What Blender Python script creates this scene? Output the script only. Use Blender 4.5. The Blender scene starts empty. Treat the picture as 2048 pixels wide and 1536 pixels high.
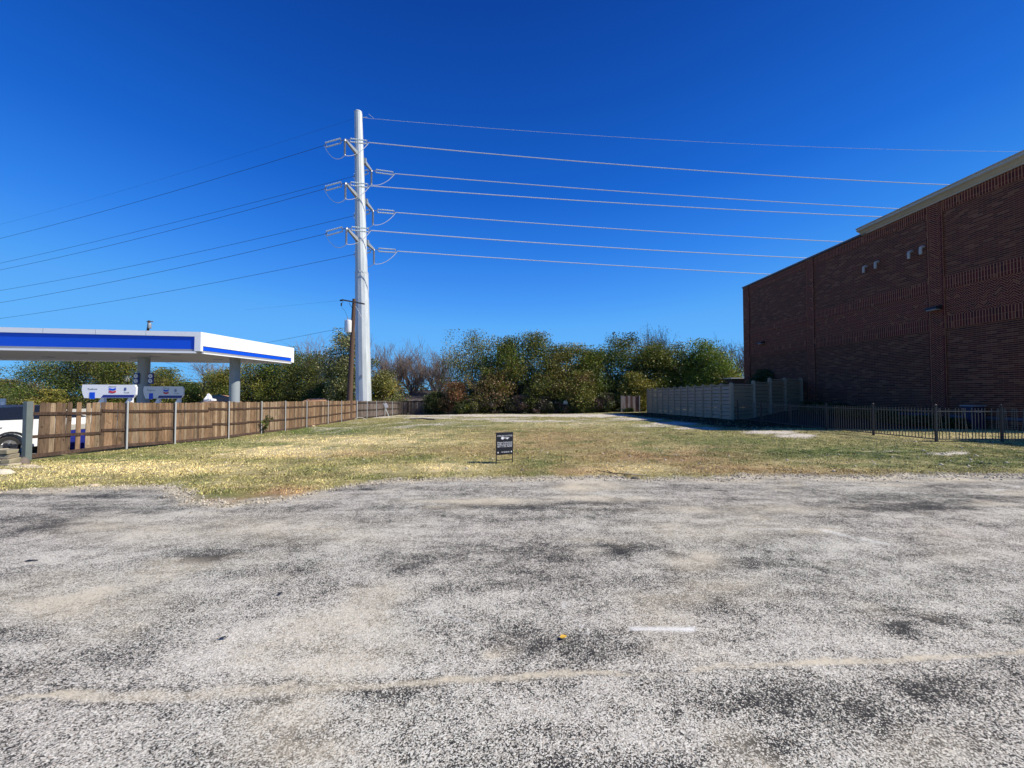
import bpy, math, random
import numpy as np
from mathutils import Vector, Matrix
random.seed(7); rng = np.random.default_rng(11)
scene = bpy.context.scene
col = scene.collection
R = math.radians

# ---------------------------------------------------------------- camera
EYE = 1.75
FPX = 769.0
PITCH = math.atan(20 / FPX); YAW = -math.atan(14 / FPX)
cd = bpy.data.cameras.new("camera"); cam = bpy.data.objects.new("camera", cd); col.objects.link(cam)
cd.sensor_width = 36; cd.lens = FPX / 2048 * 36; cd.clip_end = 3000; cd.clip_start = 0.05
cam.location = (0, 0, EYE); cam.rotation_euler = (math.pi / 2 + PITCH, 0, YAW)
scene.camera = cam
CM = cam.rotation_euler.to_matrix()

# ---------------------------------------------------------------- world, sun, exposure
SUN = Vector((1.08, -0.19, 1.0)).normalized()
w = bpy.data.worlds.new("World"); scene.world = w; w.use_nodes = True
nt = w.node_tree; nt.nodes.clear()
wo = nt.nodes.new('ShaderNodeOutputWorld'); bg = nt.nodes.new('ShaderNodeBackground')
sky = nt.nodes.new('ShaderNodeTexSky'); sky.sky_type = 'NISHITA'; sky.sun_disc = False
sky.sun_elevation = math.asin(SUN.z); sky.sun_rotation = math.atan2(SUN.x, SUN.y)
sky.air_density = 1.0; sky.dust_density = 0.0; sky.ozone_density = 2.0; sky.altitude = 300
# deepen the clear autumn sky: steeper, bluer gradient than the stock atmosphere
sepc = nt.nodes.new('ShaderNodeSeparateColor'); comb = nt.nodes.new('ShaderNodeCombineColor'); nt.links.new(sky.outputs[0], sepc.inputs[0])
for ch, (gm, gn, mx) in enumerate(((2.7, 5.7, .16), (2.1, 4.0, .54), (1.5, 2.84, .97))):
    a_ = nt.nodes.new('ShaderNodeMath'); a_.operation = 'MULTIPLY'; a_.inputs[1].default_value = .101; nt.links.new(sepc.outputs[ch], a_.inputs[0])
    b_ = nt.nodes.new('ShaderNodeMath'); b_.operation = 'POWER'; b_.inputs[1].default_value = gm; nt.links.new(a_.outputs[0], b_.inputs[0])
    c_ = nt.nodes.new('ShaderNodeMath'); c_.operation = 'MULTIPLY'; c_.inputs[1].default_value = gn; nt.links.new(b_.outputs[0], c_.inputs[0])
    d_ = nt.nodes.new('ShaderNodeMath'); d_.operation = 'MINIMUM'; d_.inputs[1].default_value = mx; nt.links.new(c_.outputs[0], d_.inputs[0])
    e_ = nt.nodes.new('ShaderNodeMath'); e_.operation = 'MULTIPLY'; e_.inputs[1].default_value = 8.4; nt.links.new(d_.outputs[0], e_.inputs[0])
    nt.links.new(e_.outputs[0], comb.inputs[ch])
tc = nt.nodes.new('ShaderNodeTexCoord'); sx_ = nt.nodes.new('ShaderNodeSeparateXYZ'); nt.links.new(tc.outputs['Generated'], sx_.inputs[0])
rp = nt.nodes.new('ShaderNodeValToRGB'); nt.links.new(sx_.outputs[2], rp.inputs[0]); el = rp.color_ramp.elements
SK = [(0, (.17, .53, 1.0)), (.1, (.135, .46, .98)), (.165, (.105, .40, .96)), (.238, (.066, .31, .91)), (.34, (.028, .215, .80)), (.454, (.010, .135, .64)), (.6, (.006, .085, .46)), (.725, (.004, .056, .34)), (1, (.003, .035, .24))]
while len(el) < len(SK): el.new(.5)
for q_, (p_, c_) in zip(el, SK): q_.position = p_; q_.color = (c_[0] * .84, c_[1] * .84, c_[2] * .84, 1)
up_ = nt.nodes.new('ShaderNodeVectorMath'); up_.operation = 'SCALE'; nt.links.new(rp.outputs[0], up_.inputs[0]); up_.inputs['Scale'].default_value = 10
mxs = nt.nodes.new('ShaderNodeMix'); mxs.data_type = 'RGBA'; mxs.inputs[0].default_value = .82
nt.links.new(comb.outputs[0], mxs.inputs[6]); nt.links.new(up_.outputs[0], mxs.inputs[7]); nt.links.new(mxs.outputs[2], bg.inputs[0])
bg.inputs[1].default_value = 0.1
nt.links.new(bg.outputs[0], wo.inputs[0])
sl = bpy.data.lights.new("sun", 'SUN'); so = bpy.data.objects.new("sun", sl); col.objects.link(so)
sl.energy = 5.0; sl.angle = R(0.53); sl.color = (1, 0.93, 0.80)
so.rotation_euler = (-SUN).to_track_quat('-Z', 'Y').to_euler(); so.location = (20, -5, 30)
scene.view_settings.view_transform = 'Standard'; scene.view_settings.look = 'None'
scene.view_settings.exposure = 0.25; scene.view_settings.gamma = 1

# ---------------------------------------------------------------- pixel helpers
def ray(px, py):
    return CM @ Vector(((px - 1024) / FPX, (768 - py) / FPX, -1))
def P(px, py, Y):
    d = ray(px, py); return Vector((0, 0, EYE)) + d * (Y / d.y)
def G(px, py, z=0.0):
    d = ray(px, py); return Vector((0, 0, EYE)) + d * ((z - EYE) / d.z)
def proj(x, y, z):
    Mi = np.array(CM.transposed()); v = np.stack([x, y, z - EYE], -1) @ Mi.T
    dz = np.maximum(-v[..., 2], 0.02)
    return 1024 + FPX * v[..., 0] / dz, 768 - FPX * v[..., 1] / dz
def lerp(a, b, t): return a + (b - a) * t

# ---------------------------------------------------------------- numpy noise
def _h(ix, iy, s):
    n = (ix * 374761393 + iy * 668265263 + s * 69069) & 0xffffffff
    n = ((n ^ (n >> 13)) * 1274126177) & 0xffffffff
    return ((n ^ (n >> 16)) & 0xffff) / 65535.0
def vn(x, y, s=0):
    x = np.asarray(x, float); y = np.asarray(y, float)
    ix = np.floor(x).astype(np.int64); iy = np.floor(y).astype(np.int64)
    fx = x - ix; fy = y - iy; fx = fx * fx * (3 - 2 * fx); fy = fy * fy * (3 - 2 * fy)
    a = _h(ix, iy, s); b = _h(ix + 1, iy, s); c = _h(ix, iy + 1, s); d = _h(ix + 1, iy + 1, s)
    return (a * (1 - fx) + b * fx) * (1 - fy) + (c * (1 - fx) + d * fx) * fy
def fbm(x, y, s=0, o=4):
    t = 0; a = .5; n = 0
    for i in range(o):
        t = t + a * vn(x * 2 ** i, y * 2 ** i, s + i * 17); n += a; a *= .55
    return t / n
def sstep(a, b, x):
    t = np.clip((x - a) / (b - a), 0, 1); return t * t * (3 - 2 * t)

# ---------------------------------------------------------------- terrain height
YL = [0, 7, 10, 13, 16, 18, 21, 27, 40, 52, 90, 900]
ZL = [0, -.02, -.18, -.43, -.5, -.57, -.67, -.8, -.82, -1.0, -1.2, -2.0]
YC = [0, 9, 20, 30, 40, 50, 90, 900]
ZC = [0, 0, -.08, -.22, -.42, -.8, -1.1, -2.0]
YR = [0, 12, 26, 40, 50, 90, 900]
ZR = [0, 0.0, -.03, -.22, -.5, -.8, -2.0]
def ground_z(x, y):
    x = np.asarray(x, float); y = np.asarray(y, float)
    zl = np.interp(y, YL, ZL); zc = np.interp(y, YC, ZC); zr = np.interp(y, YR, ZR)
    wl = sstep(-2, -15, x); wr = sstep(6, 15, x)
    z = zc + (zl - zc) * wl; z = z + (zr - z) * wr
    z = z + 0.55 * sstep(16.2, 23.5, x) * sstep(20, 30, y) * (1 - sstep(42, 60, y))
    z = z + (fbm(x * .6, y * .6, 5) - .5) * .07 * sstep(8, 11, y) * (1 - sstep(55, 70, y))
    return z
def gz(x, y): return float(ground_z(x, y))

# asphalt edge
EDGEPX = [(-300, 990), (0, 984), (110, 977), (300, 971), (355, 975), (378, 1003), (470, 1007), (560, 1000), (640, 984), (700, 970), (770, 962), (900, 960), (1040, 958),
          (1160, 955), (1300, 958), (1420, 957), (1500, 951), (1600, 951), (1700, 956), (1800, 950), (2048, 951), (2400, 952)]
_e = [G(a, b) for a, b in EDGEPX]
EX = np.array([p.x for p in _e]); EY = np.array([p.y for p in _e])
def edge_y(x):
    x = np.asarray(x, float)
    return np.interp(x, EX, EY) + (fbm(x * 2.2, x * 0 + 3, 9) - .5) * .32 + (vn(x * 11, x * 0 + 1, 2) - .5) * .09

# ---------------------------------------------------------------- object helpers
def tag(o, label=None, cat=None, group=None, kind=None):
    if label: o['label'] = label
    if cat: o['category'] = cat
    if group: o['group'] = group
    if kind: o['kind'] = kind
    return o
def empty(name, loc, label, cat, group=None):
    o = bpy.data.objects.new(name, None); col.objects.link(o); o.location = loc
    o.empty_display_size = .2
    return tag(o, label, cat, group)
class MB:
    def __init__(s): s.v = []; s.f = []; s.c = []; s.mi = []; s.cur = (1, 1, 1); s.m = 0
    def face(s, idx): s.f.append(tuple(idx)); s.c.append(s.cur); s.mi.append(s.m)
    def pts(s, ps): n = len(s.v); s.v.extend([tuple(p) for p in ps]); return n
    def hexa(s, p):   # 8 points: bottom 4 ccw, top 4 ccw
        n = s.pts(p)
        for q in ((3, 2, 1, 0), (4, 5, 6, 7), (0, 1, 5, 4), (1, 2, 6, 5), (2, 3, 7, 6), (3, 0, 4, 7)):
            s.face([n + i for i in q])
    def box(s, x0, x1, y0, y1, z0, z1):
        s.hexa([(x0, y0, z0), (x1, y0, z0), (x1, y1, z0), (x0, y1, z0), (x0, y0, z1), (x1, y0, z1), (x1, y1, z1), (x0, y1, z1)])
    def bar(s, a, b, wd, ht, up=Vector((0, 0, 1))):  # rectangular bar from a to b
        a = Vector(a); b = Vector(b); d = (b - a).normalized()
        sd = d.cross(up)
        if sd.length < 1e-4: sd = d.cross(Vector((0, 1, 0)))
        sd.normalize(); u = sd.cross(d)
        sd *= wd / 2; u *= ht / 2
        s.hexa([a - sd - u, a + sd - u, b + sd - u, b - sd - u, a - sd + u, a + sd + u, b + sd + u, b - sd + u])
    def tube(s, path, rad, n=8, cap=True):
        path = [Vector(p) for p in path]
        if not hasattr(rad, '__len__'): rad = [rad] * len(path)
        rings = []; pu = None
        for i, p in enumerate(path):
            d = (path[min(i + 1, len(path) - 1)] - path[max(i - 1, 0)])
            if d.length < 1e-9: d = Vector((0, 0, 1))
            d.normalize()
            if pu is None:
                pu = d.orthogonal().normalized()
            u = (pu - d * pu.dot(d))
            if u.length < 1e-5: u = d.orthogonal()
            u.normalize(); pu = u; v = d.cross(u)
            rings.append(s.pts([p + (u * math.cos(2 * math.pi * k / n) + v * math.sin(2 * math.pi * k / n)) * rad[i] for k in range(n)]))
        for a, b in zip(rings, rings[1:]):
            for k in range(n):
                s.face((a + k, a + (k + 1) % n, b + (k + 1) % n, b + k))
        if cap:
            s.face([rings[0] + k for k in reversed(range(n))]); s.face([rings[-1] + k for k in range(n)])
    def lathe(s, c, prof, n=16):  # vertical lathe, prof list (r,z)
        c = Vector(c); rings = []
        for r, z in prof:
            rings.append(s.pts([c + Vector((r * math.cos(2 * math.pi * k / n), r * math.sin(2 * math.pi * k / n), z)) for k in range(n)]))
        for a, b in zip(rings, rings[1:]):
            for k in range(n): s.face((a + k, a + (k + 1) % n, b + (k + 1) % n, b + k))
        s.face([rings[0] + k for k in reversed(range(n))]); s.face([rings[-1] + k for k in range(n)])
    def prism(s, poly, off):  # poly list of points (planar) extruded by off
        off = Vector(off); n = len(poly); a = s.pts(poly); b = s.pts([Vector(p) + off for p in poly])
        s.face([a + k for k in reversed(range(n))]); s.face([b + k for k in range(n)])
        for k in range(n): s.face((a + k, a + (k + 1) % n, b + (k + 1) % n, b + k))
    def build(s, name, mats, parent=None, smooth=False, bevel=0):
        me = bpy.data.meshes.new(name); me.from_pydata(s.v, [], s.f)
        if not isinstance(mats, (list, tuple)): mats = [mats]
        for m in mats: me.materials.append(m)
        if len(mats) > 1: me.polygons.foreach_set('material_index', s.mi)
        ca = me.color_attributes.new('Col', 'FLOAT_COLOR', 'CORNER')
        cc = []
        for f, c in zip(s.f, s.c): cc.extend([c[0], c[1], c[2], 1] * len(f))
        ca.data.foreach_set('color', cc)
        if smooth: me.polygons.foreach_set('use_smooth', [True] * len(s.f))
        me.update(); o = bpy.data.objects.new(name, me); col.objects.link(o)
        if smooth:
            try: me.set_sharp_from_angle(angle=R(38))
            except Exception: pass
        if bevel:
            b = o.modifiers.new('bevel', 'BEVEL'); b.width = bevel; b.segments = 2; b.limit_method = 'ANGLE'
        if parent: o.parent = parent; o.matrix_parent_inverse = Matrix.Translation(parent.location).inverted()
        return o
def npmesh(name, verts, faces, k, mat, colors=None, parent=None, pointcol=False, smooth=False):
    """verts (N,3), faces (M,k) numpy; colors per face (M,3) or per vertex."""
    me = bpy.data.meshes.new(name)
    me.vertices.add(len(verts)); me.vertices.foreach_set('co', np.ascontiguousarray(verts, dtype=np.float32).ravel())
    M = len(faces); me.loops.add(M * k); me.loops.foreach_set('vertex_index', np.ascontiguousarray(faces, dtype=np.int32).ravel())
    me.polygons.add(M); me.polygons.foreach_set('loop_start', np.arange(0, M * k, k, dtype=np.int32))
    me.polygons.foreach_set('loop_total', np.full(M, k, dtype=np.int32))
    if smooth: me.polygons.foreach_set('use_smooth', np.ones(M, dtype=bool))
    me.update(calc_edges=True)
    if colors is not None:
        if pointcol:
            ca = me.color_attributes.new('Col', 'FLOAT_COLOR', 'POINT'); c4 = np.ones((len(verts), 4), np.float32); c4[:, :3] = colors
        else:
            ca = me.color_attributes.new('Col', 'FLOAT_COLOR', 'CORNER'); c4 = np.ones((M * k, 4), np.float32); c4[:, :3] = np.repeat(colors, k, axis=0)
        ca.data.foreach_set('color', c4.ravel())
    me.materials.append(mat)
    o = bpy.data.objects.new(name, me); col.objects.link(o)
    if parent: o.parent = parent; o.matrix_parent_inverse = Matrix.Translation(parent.location).inverted()
    return o

# ---------------------------------------------------------------- materials
class NM:
    def __init__(s, name):
        s.m = bpy.data.materials.new(name); s.m.use_nodes = True; s.t = s.m.node_tree; s.t.nodes.clear()
        s.out = s.n('ShaderNodeOutputMaterial'); s.b = s.n('ShaderNodeBsdfPrincipled'); s.l(s.b.outputs[0], s.out.inputs[0])
    def n(s, t, **k):
        x = s.t.nodes.new(t)
        for a, b in k.items(): setattr(x, a, b)
        return x
    def l(s, a, b): s.t.links.new(a, b)
    def sock(s, inp, v):
        if hasattr(v, 'is_linked') or isinstance(v, bpy.types.NodeSocket): s.l(v, inp)
        else: inp.default_value = v
    def math(s, op, a, b=0.0, c=None, clamp=False):
        x = s.n('ShaderNodeMath', operation=op, use_clamp=clamp); s.sock(x.inputs[0], a); s.sock(x.inputs[1], b)
        if c is not None: s.sock(x.inputs[2], c)
        return x.outputs[0]
    def mix(s, fac, a, b, mode='MIX'):
        x = s.n('ShaderNodeMix', data_type='RGBA', blend_type=mode)
        s.sock(x.inputs[0], fac)
        s.sock(x.inputs[6], a if isinstance(a, bpy.types.NodeSocket) else (*a, 1)); s.sock(x.inputs[7], b if isinstance(b, bpy.types.NodeSocket) else (*b, 1))
        return x.outputs[2]
    def coord(s, kind='Object'): return s.n('ShaderNodeTexCoord').outputs[kind]
    def map(s, vec, sc=(1, 1, 1), rot=(0, 0, 0), loc=(0, 0, 0)):
        x = s.n('ShaderNodeMapping'); s.l(vec, x.inputs[0]); x.inputs['Scale'].default_value = sc; x.inputs['Rotation'].default_value = rot
        x.inputs['Location'].default_value = loc; return x.outputs[0]
    def noise(s, vec, sc, det=4, rough=.55, out=0):
        x = s.n('ShaderNodeTexNoise'); s.l(vec, x.inputs['Vector']); x.inputs['Scale'].default_value = sc
        x.inputs['Detail'].default_value = det; x.inputs['Roughness'].default_value = rough; return x.outputs[out]
    def ramp(s, fac, stops):
        x = s.n('ShaderNodeValToRGB'); s.l(fac, x.inputs[0]); e = x.color_ramp.elements
        while len(e) < len(stops): e.new(.5)
        for q, (p, c) in zip(e, stops): q.position = p; q.color = (*c, 1) if len(c) == 3 else c
        return x.outputs[0]
    def mr(s, v, a, b, c=0, d=1):
        x = s.n('ShaderNodeMapRange'); s.sock(x.inputs[0], v)
        for i, q in enumerate((a, b, c, d)): s.sock(x.inputs[i + 1], q)
        return x.outputs[0]
    def bump(s, h, st=.3, dist=.02):
        x = s.n('ShaderNodeBump'); s.l(h, x.inputs['Height']); x.inputs['Strength'].default_value = st; x.inputs['Distance'].default_value = dist
        s.l(x.outputs[0], s.b.inputs['Normal'])
    def attr(s, name='Col', out='Color'):
        x = s.n('ShaderNodeAttribute', attribute_name=name); return x.outputs[out]
    def color(s, v): s.sock(s.b.inputs['Base Color'], v if isinstance(v, bpy.types.NodeSocket) else (*v, 1))
    def rough(s, v): s.sock(s.b.inputs['Roughness'], v)
def simple(name, c, rough=.6, metal=0, var=.12, sc=3, bump=0, usecol=False, spec=.5, stretch=(1, 1, 1)):
    m = NM(name); v = m.map(m.coord(), stretch); n = m.noise(v, sc, 5, .6)
    base = m.mix(n, tuple(x * (1 - var) for x in c), tuple(min(1, x * (1 + var)) for x in c))
    if usecol: base = m.mix(1.0, base, m.attr(), 'MULTIPLY')
    m.color(base); m.rough(rough); m.b.inputs['Metallic'].default_value = metal
    m.b.inputs['Specular IOR Level'].default_value = spec
    if bump: m.bump(n, bump)
    return m.m

def m_leaf():
    m = NM('foliage'); c = m.attr()
    m.t.nodes.remove(m.b)
    d = m.n('ShaderNodeBsdfPrincipled'); d.inputs['Roughness'].default_value = .5; d.inputs['Specular IOR Level'].default_value = .35; m.l(c, d.inputs['Base Color'])
    t = m.n('ShaderNodeBsdfTranslucent'); m.l(m.mix(1.0, c, (1.0, 1.0, .5), 'MULTIPLY'), t.inputs[0])
    x = m.n('ShaderNodeMixShader'); x.inputs[0].default_value = .22; m.l(d.outputs[0], x.inputs[1]); m.l(t.outputs[0], x.inputs[2]); m.l(x.outputs[0], m.out.inputs[0])
    return m.m
def m_grassblade():
    m = NM('grass_blades'); c = m.attr(); m.color(c); m.rough(.7); m.b.inputs['Specular IOR Level'].default_value = .2
    return m.m
def m_ground():
    m = NM('lot_soil'); c = m.attr(); v = m.coord()
    n = m.noise(v, 9, 6, .7); n2 = m.noise(m.map(v, (1, 2.5, 1)), 38, 4, .7); n3 = m.noise(v, 2.1, 4, .6)
    k = m.math('MULTIPLY', m.mr(n, .3, .7, .62, 1.3), m.mr(n2, .3, .7, .62, 1.35))
    k = m.math('MULTIPLY', k, m.mr(n3, .3, .7, .85, 1.15))
    x = m.n('ShaderNodeVectorMath', operation='SCALE'); m.l(c, x.inputs[0]); m.l(k, x.inputs['Scale'])
    m.color(x.outputs[0]); m.rough(.95); m.b.inputs['Specular IOR Level'].default_value = .1; m.bump(n2, .6, .03)
    return m.m
def m_asphalt():
    m = NM('weathered_asphalt'); v = m.coord()
    sep = m.n('ShaderNodeSeparateColor'); m.l(m.attr(), sep.inputs[0]); Rr, Gg, Bb = sep.outputs[0], sep.outputs[1], sep.outputs[2]
    # stones
    wv = m.n('ShaderNodeVectorMath', operation='ADD'); m.l(v, wv.inputs[0])
    nz = m.noise(v, 60, 2, .5, 1); sc = m.n('ShaderNodeVectorMath', operation='SCALE'); m.l(nz, sc.inputs[0]); sc.inputs['Scale'].default_value = .010; m.l(sc.outputs[0], wv.inputs[1])
    vo = m.n('ShaderNodeTexVoronoi'); vo.voronoi_dimensions = '2D'; vo.feature = 'F1'; vo.inputs['Scale'].default_value = 165; m.l(wv.outputs[0], vo.inputs['Vector'])
    vs = m.n('ShaderNodeSeparateColor'); m.l(vo.outputs['Color'], vs.inputs[0])
    vo2 = m.n('ShaderNodeTexVoronoi'); vo2.voronoi_dimensions = '2D'; vo2.inputs['Scale'].default_value = 95; m.l(wv.outputs[0], vo2.inputs['Vector'])
    vs2 = m.n('ShaderNodeSeparateColor'); m.l(vo2.outputs['Color'], vs2.inputs[0])
    fine = m.noise(v, 130, 3, .7)
    r = m.math('ADD', m.math('MULTIPLY', vs.outputs[0], .55), m.math('ADD', m.math('MULTIPLY', vs2.outputs[1], .13), m.math('MULTIPLY', m.mr(fine, .3, .7), .32)))
    # medium patches
    n1 = m.noise(m.map(v, (.8, 2.4, 1), (0, 0, .12)), 1.3, 7, .68); n2 = m.noise(m.map(v, (1, 1, 1), loc=(7, 3, 0)), 5.5, 4, .6); n3 = m.noise(v, 18, 3, .6)
    th = m.math('ADD', m.mr(Rr, 0, 1.1, .13, .97), m.math('ADD', m.mr(n1, .3, .7, -.13, .13), m.math('ADD', m.mr(n2, .3, .7, -.10, .10), m.mr(n3, .3, .7, -.08, .08))))
    lit = m.mr(m.math('SUBTRACT', r, m.math('SUBTRACT', 1.0, th)), -.08, .08, 0, 1)
    stone = m.ramp(vs.outputs[1], [(0, (.27, .262, .22)), (.3, (.47, .46, .395)), (.7, (.79, .775, .67)), (1, (.43, .37, .28))])
    tintn = m.noise(v, .35, 3, .5)
    stone = m.mix(m.mr(tintn, .35, .65), stone, m.mix(1.0, stone, (1.02, .985, .99), 'MULTIPLY'))
    binder = m.mix(n2, (.014, .0145, .015), (.055, .054, .050))
    c = m.mix(lit, binder, stone)
    # sun-bleached dust film
    dn = m.mr(m.noise(v, 26, 5, .75), .36, .62)
    c = m.mix(m.math('MULTIPLY', Gg, m.math('ADD', m.math('MULTIPLY', dn, .6), .42), clamp=True), c, m.mix(n3, (.55, .48, .34), (.74, .65, .48)))
    c = m.mix(m.math('MULTIPLY', Bb, m.mr(fine, .2, .45)), c, (.86, .85, .80))
    m.color(c); m.rough(.9); m.b.inputs['Specular IOR Level'].default_value = .25
    h = m.math('ADD', m.math('MULTIPLY', lit, .6), m.math('MULTIPLY', m.math('SUBTRACT', 1, m.math('MULTIPLY', vo.outputs['Distance'], 1.2)), .6))
    m.bump(h, .55, .006)
    return m.m
def m_brick(mode):
    """mode: run, soldier, zig (chevron band), pil (chevron pilaster). u = Y+X, v = Z"""
    m = NM('brick_' + mode); v = m.coord(); s = m.n('ShaderNodeSeparateXYZ'); m.l(v, s.inputs[0])
    u = m.math('ADD', s.outputs[1], s.outputs[0]); z = s.outputs[2]
    bw, bh = .40, .1016
    if mode in ('zig', 'pil'):
        p = .46 if mode == 'zig' else .74
        off = 0 if mode == 'zig' else PILOFF
        q = m.math('FRACT', m.math('DIVIDE', m.math('ADD', u, off), p))
        z = m.math('ADD', z, m.math('MULTIPLY', m.math('ABSOLUTE', m.math('SUBTRACT', q, .5)), p * .9)); bw = .23 if mode == 'zig' else .37
        bh = .125
    c = m.n('ShaderNodeCombineXYZ')
    if mode == 'soldier': m.l(z, c.inputs[0]); m.l(u, c.inputs[1]); bw = .335; bh = .125
    else: m.l(u, c.inputs[0]); m.l(z, c.inputs[1])
    jt = m.math('ABSOLUTE', m.math('SUBTRACT', m.math('FRACT', m.math('DIVIDE', z if mode != 'soldier' else u, bh)), .5)); jl = m.mr(jt, .5 - .15, .5 - .10)
    b = m.n('ShaderNodeTexBrick'); m.l(c.outputs[0], b.inputs['Vector']); b.inputs['Scale'].default_value = 1
    b.inputs['Brick Width'].default_value = bw; b.inputs['Row Height'].default_value = bh; b.inputs['Mortar Size'].default_value = .008
    b.inputs['Mortar Smooth'].default_value = .15; b.inputs['Bias'].default_value = 0
    if mode == 'soldier': b.offset = 0
    b.inputs['Color1'].default_value = (0, 0, 0, 1); b.inputs['Color2'].default_value = (1, 1, 1, 1); b.inputs['Mortar'].default_value = (.5, .5, .5, 1)
    if mode == 'run': st_ = [(0, (.03, .006, .003)), (.3, (.085, .018, .008)), (.55, (.05, .012, .006)), (.8, (.105, .035, .015)), (1, (.16, .075, .038))]
    else: st_ = [(0, (.04, .004, .002)), (.45, (.10, .008, .004)), (.85, (.08, .007, .003)), (.95, (.14, .04, .016)), (1, (.20, .08, .035))]
    rnd = m.ramp(b.outputs[0], st_)
    n = m.noise(v, 3, 4); rnd = m.mix(m.mr(n, .3, .7, 0, .5), rnd, m.mix(1.0, rnd, (1.35, 1.15, 1.1), 'MULTIPLY'))
    fac = m.math('MAXIMUM', jl, m.math('MULTIPLY', b.outputs['Fac'], .75))
    m.color(m.mix(fac, rnd, (.34, .165, .08) if mode != 'run' else (.26, .12, .055))); m.rough(.85)
    x = m.math('SUBTRACT', 1, fac); m.bump(x, .5, .012)
    return m.m
def m_wood(name, k=1.0):
    m = NM(name); v = m.coord(); c = m.attr()
    n = m.noise(m.map(v, (1, 1, .12)), 26, 5, .65); n2 = m.noise(m.map(v, (1, 1, .35)), 4, 4)
    n3 = m.noise(v, 7, 2, .5)
    kk = m.math('MULTIPLY', m.mr(n, .3, .7, .6, 1.3), m.mr(n2, .3, .7, .75, 1.2))
    kk = m.math('MULTIPLY', kk, m.mr(n3, .66, .72, 1, .55))
    x = m.n('ShaderNodeVectorMath', operation='SCALE'); m.l(c, x.inputs[0]); m.l(kk, x.inputs['Scale']); m.color(x.outputs[0]); m.rough(.9)
    m.b.inputs['Specular IOR Level'].default_value = .15; m.bump(n, .4, .01); return m.m
def m_galv():
    m = NM('galvanised_steel'); v = m.coord(); n = m.noise(m.map(v, (1, 1, .15)), 2.2, 5, .6); n2 = m.noise(v, 9, 4)
    c = m.mix(m.mr(n, .3, .7), (.42, .46, .47), (.62, .66, .67)); c = m.mix(m.mr(n2, .58, .70, 0, .5), c, (.38, .42, .43))
    m.color(c); m.rough(.62); m.b.inputs['Metallic'].default_value = .15; return m.m

PILOFF = 0.0
M = dict(boxgreen=simple('pale_green_plastic', (.28, .36, .32), .6), darknavy=simple('dark_navy_metal', (.010, .014, .05), .5), pipe=simple('dull_pipe', (.40, .38, .33), .6), postgrey=simple('post_grey', (.42, .44, .44), .6, var=.15, sc=4), bronze=simple('faded_black_paint', (.065, .062, .052), .5, var=.3, sc=8), steel=simple('shaded_steel', (.28, .30, .31), .6, var=.1), leaf=m_leaf(), blade=m_grassblade(), soil=m_ground(), asphalt=m_asphalt(), galv=m_galv(),
    wood=m_wood('weathered_wood'), run=m_brick('run'), soldier=m_brick('soldier'), zig=m_brick('zig'), pil=m_brick('pil'),
    bark=simple('bark', (.13, .10, .08), .95, var=.5, sc=9, bump=.5, usecol=True),
    white=simple('white_paint', (.82, .83, .84), .35, var=.04, sc=1), blue=simple('blue_panel', (.003, .075, .66), .3, var=.05, sc=1.5),
    navy=simple('navy_panel', (.02, .03, .22), .3, var=.05), red=simple('red_panel', (.6, .02, .04), .35),
    soffit=simple('soffit', (.42, .40, .355), .55, var=.07, sc=2), grey=simple('grey_trim', (.30, .31, .32), .5),
    dark=simple('dark_metal', (.018, .018, .02), .45, var=.3, sc=8), black=simple('black_gloss', (.006, .007, .012), .08, var=.2),
    rubber=simple('rubber', (.02, .02, .02), .85, var=.3, sc=20), chrome=simple('steel_bright', (.55, .56, .58), .35, metal=.8),
    vinyl=simple('taupe_vinyl', (.37, .275, .175), .5, var=.08, sc=2.5), cream=simple('cream_cornice', (.40, .385, .33), .7, var=.1, sc=2, bump=.1),
    coping=simple('dark_coping', (.05, .05, .055), .4), roof=simple('grey_shingle', (.10, .085, .08), .9, var=.35, sc=14, bump=.4),
    wire=simple('aluminium_wire', (.78, .78, .76), .4, var=.05), wiredark=simple('dark_cable', (.03, .03, .035), .6),
    insul=simple('polymer_insulator', (.22, .24, .27), .5), insullight=simple('pale_insulator', (.60, .66, .66), .4),
    creo=simple('creosote_pole', (.095, .055, .038), .9, var=.35, sc=6, bump=.5, stretch=(1, 1, .1)), timber=simple('grey_timber', (.20, .16, .13), .9, var=.3, sc=8),
    stone=simple('limestone', (.36, .31, .24), .95, var=.35, sc=5, bump=.6, usecol=True), dirt=simple('orange_dirt', (.40, .22, .12), .98, var=.35, sc=4, bump=.9),
    concrete=simple('pale_concrete', (.52, .49, .43), .9, var=.15, sc=3, bump=.3), post=simple('painted_post', (.135, .16, .155), .6, var=.2, sc=4),
    carwhite=simple('car_paint', (.80, .82, .82), .18, var=.02), glassd=simple('dark_glass', (.01, .011, .013), .22, var=.1),
    signtxt=simple('sign_lettering', (.8, .8, .82), .5, var=.02), yellow=simple('yellow_paint', (.75, .45, .05), .7, var=.2, sc=20))

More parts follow.
